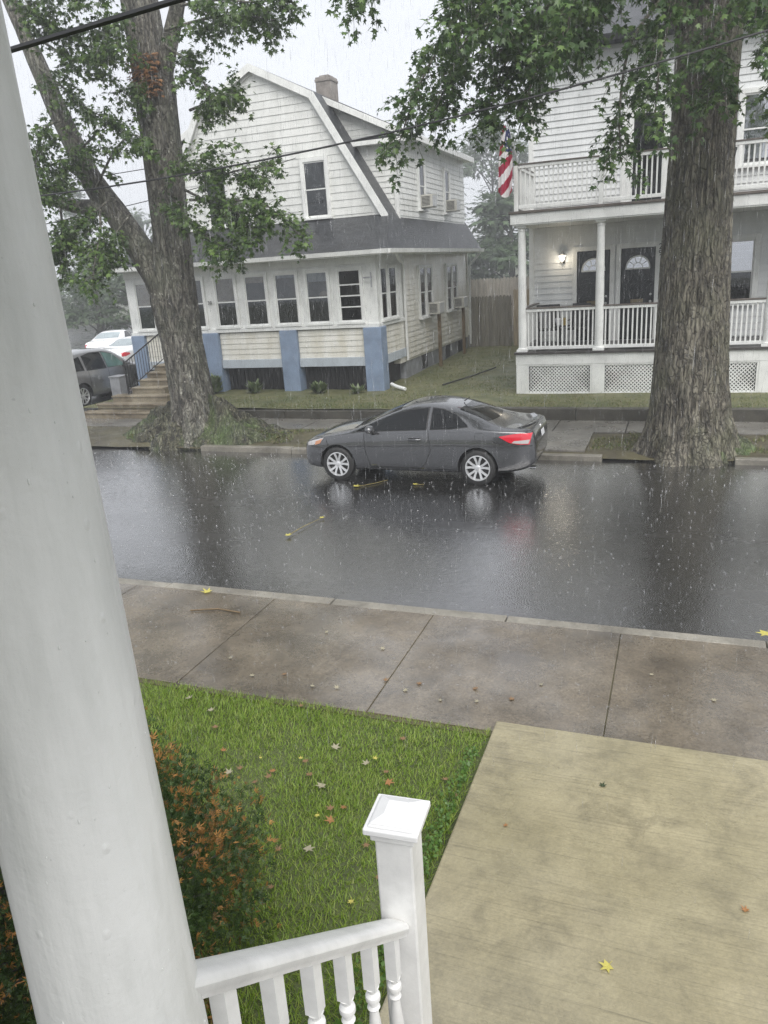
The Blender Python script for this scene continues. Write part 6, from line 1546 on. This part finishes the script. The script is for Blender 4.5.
twig([(-5.26, 9.40, .045), (-5.2, 9.8, .055), (-5.10, 10.25, .05)], [.006, .005, .0035], M['twig'], 'yellow brown twig with a leaf lying in mid street', [((-5.25, 9.36, .05), .12), ((-5.10, 10.22, .05), .10)])
twig([(-5.25, 12.05, .035), (-5.0, 12.3, .04), (-4.85, 12.55, .035)], .005, M['twig'], 'yellow twig lying by the front wheel of the parked coupe', [((-5.26, 12.0, .04), .15)])
twig([(-5.05, 6.62, .135), (-4.75, 6.72, .14), (-4.45, 6.70, .135)], .009, M['wood_post'], 'thin dark stick lying on the wet sidewalk')
twig([(-4.25, 12.3, .035), (-4.1, 12.36, .038)], .005, M['twig'], 'short yellow twig in the street below the coupe door', [((-4.25, 12.28, .04), .11)])

# ================================================================== OVERHEAD CABLES
def cable(label, a, b, sag, r, n=40):
    a, b = Vector(a), Vector(b); m = MB()
    m.tube([a.lerp(b, i / n) - Z * sag * 4 * (i / n) * (1 - i / n) for i in range(n + 1)], r, 6)
    return tag(m.build('utility_cable', M['cable'], smooth=True, origin=(a + b) / 2 - Z * sag), label, 'cable', 'cables over the street')
cable('thick black cable crossing the top left corner', (-9.2, 3.6, 4.59), (6, 3.6, 5.50), .06, .0165)
cable('thin black wire running across both houses and trees', (-26, 11, 6.96), (14, 11, 9.18), 2.76, .014)
cable('faint service wire reaching the gable window of the gambrel house', (-14.6, 14.4, 5.0), (-10.75, 22.05, 6.9), .12, .010)
cable('faint wire behind the left tree', (-30, 16.5, 6.7), (-9.2, 16.2, 6.3), .30, .010)

# ================================================================== RAIN
def drops(n, xr, yr, zr_, L, w):
    x, y, z = rng.uniform(*xr, n), rng.uniform(*yr, n), rng.uniform(*zr_, n); l = L * rng.uniform(.6, 1.4, n); w = w * rng.uniform(.7, 1.3, n)
    dx = .03 + rng.normal(0, .02, n)
    base = np.array([[0, 0, -.5], [.5, 0, -.25], [-.25, .43, -.25], [-.25, -.43, -.25], [0, 0, .5]])
    tri = np.array([[0, 2, 1], [0, 3, 2], [0, 1, 3], [4, 1, 2], [4, 2, 3], [4, 3, 1]])
    V = base[None] * np.stack([w, w, l], 1)[:, None]; V[:, :, 0] += V[:, :, 2] * dx[:, None]
    V += np.stack([x, y, z], 1)[:, None]
    return V.reshape(-1, 3), (tri[None] + (np.arange(n) * 5)[:, None, None]).reshape(-1, 3)
V1, F1 = drops(28000, (-13, 4), (3.5, 21), (0, 9.5), .125, .0026)
o = np_mesh('falling_rain', V1, F1, [M['rain']], kind='stuff'); tag(o, 'rain drops falling through the air', 'rain')
# crowns where drops hit the wet road and slabs
n = 3000; x = rng.uniform(-13, 3, n); y = np.where(rng.random(n) < .82, rng.uniform(7.6, 14.3, n), rng.uniform(5.5, 7.3, n))
z = np.where(y > 7.4, .035 * (1 - ((y - 11.08) / 3.65) ** 2) - .006, .125)
k = 7; a = np.arange(k) * 2 * math.pi / k
ring = np.concatenate([np.stack([np.cos(a) * .5, np.sin(a) * .5, 0 * a], 1), np.stack([np.cos(a + .45) * .75, np.sin(a + .45) * .75, 0 * a + .75], 1), [[0, 0, 0], [.14, 0, .9], [-.1, .12, 1.0], [0, -.14, 1.3]]])
tri = np.array([[i, (i + 1) % k, k + i] for i in range(k)] + [[2 * k, 2 * k + 1, 2 * k + 2], [2 * k, 2 * k + 2, 2 * k + 3]])
s = rng.uniform(.005, .021, n) * (1 + (y - 6) * .03)
V = ring[None] * s[:, None, None] + np.stack([x, y, z], 1)[:, None]
o = np_mesh('raindrop_splashes', V.reshape(-1, 3), (tri[None] + (np.arange(n) * len(ring))[:, None, None]).reshape(-1, 3), [M['rain']], kind='stuff'); tag(o, 'small splashes where drops strike the wet street', 'splash')

# ================================================================== AIR
hz = MB(); hz.box(-110, 60, -8, 125, -1.1, 21); hz = tag(hz.build('haze', None), kind='stuff')
hm = bpy.data.materials.new('rain haze'); hm.use_nodes = True; nt = hm.node_tree; nt.nodes.clear()
ou = N(nt, 'ShaderNodeOutputMaterial'); pv = N(nt, 'ShaderNodeVolumePrincipled'); pv.inputs['Color'].default_value = (.93, .95, .97, 1); pv.inputs['Density'].default_value = HAZE; pv.inputs['Anisotropy'].default_value = .2
nt.links.new(pv.outputs[0], ou.inputs['Volume']); hz.data.materials.clear(); hz.data.materials.append(hm)

# ================================================================== SKY, SUN, CAMERA
W = bpy.data.worlds.new('World'); SC.world = W; W.use_nodes = True; nt = W.node_tree; nt.nodes.clear()
SUN_EL, SUN_ROT = R_(52), R_(142)
sky = N(nt, 'ShaderNodeTexSky', sky_type='NISHITA'); sky.sun_disc = False; sky.sun_elevation = SUN_EL; sky.sun_rotation = SUN_ROT; sky.air_density = 1.0; sky.dust_density = 2; sky.ozone_density = 1
hs = N(nt, 'ShaderNodeHueSaturation'); hs.inputs['Saturation'].default_value = .16; nt.links.new(sky.outputs[0], hs.inputs['Color'])
# an even cloud deck over the sky colour
tc = N(nt, 'ShaderNodeTexCoord'); mp = N(nt, 'ShaderNodeMapping'); mp.inputs['Scale'].default_value = (1, 1, 2.2); nt.links.new(tc.outputs['Generated'], mp.inputs['Vector'])
cn = ramp(nt, noise_tex(nt, mp.outputs['Vector'], 2.2, 6, .55, .3), [(.3, g(SKYV * .90)), (.7, g(SKYV * 1.12))])
deck = mixc(nt, .90, hs.outputs['Color'], mixc(nt, 1.0, cn, (.94, .975, 1.045), 'MULTIPLY'))
bg = N(nt, 'ShaderNodeBackground'); bg.inputs['Strength'].default_value = .12; nt.links.new(deck, bg.inputs['Color'])
wo = N(nt, 'ShaderNodeOutputWorld'); nt.links.new(bg.outputs[0], wo.inputs['Surface'])
sl = bpy.data.lights.new('sun', 'SUN'); sl.energy = 1.5; sl.angle = R_(60); sl.color = (1, .97, .93)
so = bpy.data.objects.new('sun', sl); COL.objects.link(so)
sun_dir = Vector((math.sin(SUN_ROT) * math.cos(SUN_EL), math.cos(SUN_ROT) * math.cos(SUN_EL), math.sin(SUN_EL)))
so.rotation_euler = sun_dir.to_track_quat('Z', 'Y').to_euler(); so.location = (0, 0, 30)

cam = bpy.data.cameras.new('camera'); cam.sensor_fit = 'HORIZONTAL'; cam.sensor_width = 36; cam.lens = 36 * 769 / 768; cam.clip_end = 1000; cam.clip_start = .05
yaw, pit, rol = R_(-21.58), R_(-17.52), R_(-3.76)
f0 = Vector((math.sin(yaw), math.cos(yaw), 0)); r0 = Vector((math.cos(yaw), -math.sin(yaw), 0))
f = f0 * math.cos(pit) + Z * math.sin(pit); u = r0.cross(f)
r = r0 * math.cos(rol) + u * math.sin(rol); u2 = -r0 * math.sin(rol) + u * math.cos(rol)
co = bpy.data.objects.new('camera', cam); COL.objects.link(co)
co.matrix_world = Matrix(((r.x, u2.x, -f.x, 0), (r.y, u2.y, -f.y, 0), (r.z, u2.z, -f.z, 3.68), (0, 0, 0, 1)))
SC.camera = co
SC.view_settings.view_transform = 'Standard'; SC.view_settings.look = 'None'; SC.view_settings.gamma = 1; SC.view_settings.use_curve_mapping = False
SC.view_settings.exposure = EXPO
cy = SC.cycles if hasattr(SC, 'cycles') else None
SC.render.engine = 'CYCLES'
cy = SC.cycles; cy.max_bounces = 8; cy.diffuse_bounces = 3; cy.glossy_bounces = 3; cy.transparent_max_bounces = 24; cy.volume_bounces = 0; cy.transmission_bounces = 3
cy.use_denoising = DN; cy.denoising_prefilter = 'NONE'; cy.sampling_pattern = 'BLUE_NOISE'; cy.sample_clamp_indirect = 2.0; cy.filter_width = 1.5; cy.caustics_reflective = False; cy.caustics_refractive = False; cy.use_adaptive_sampling = True; cy.adaptive_threshold = .006
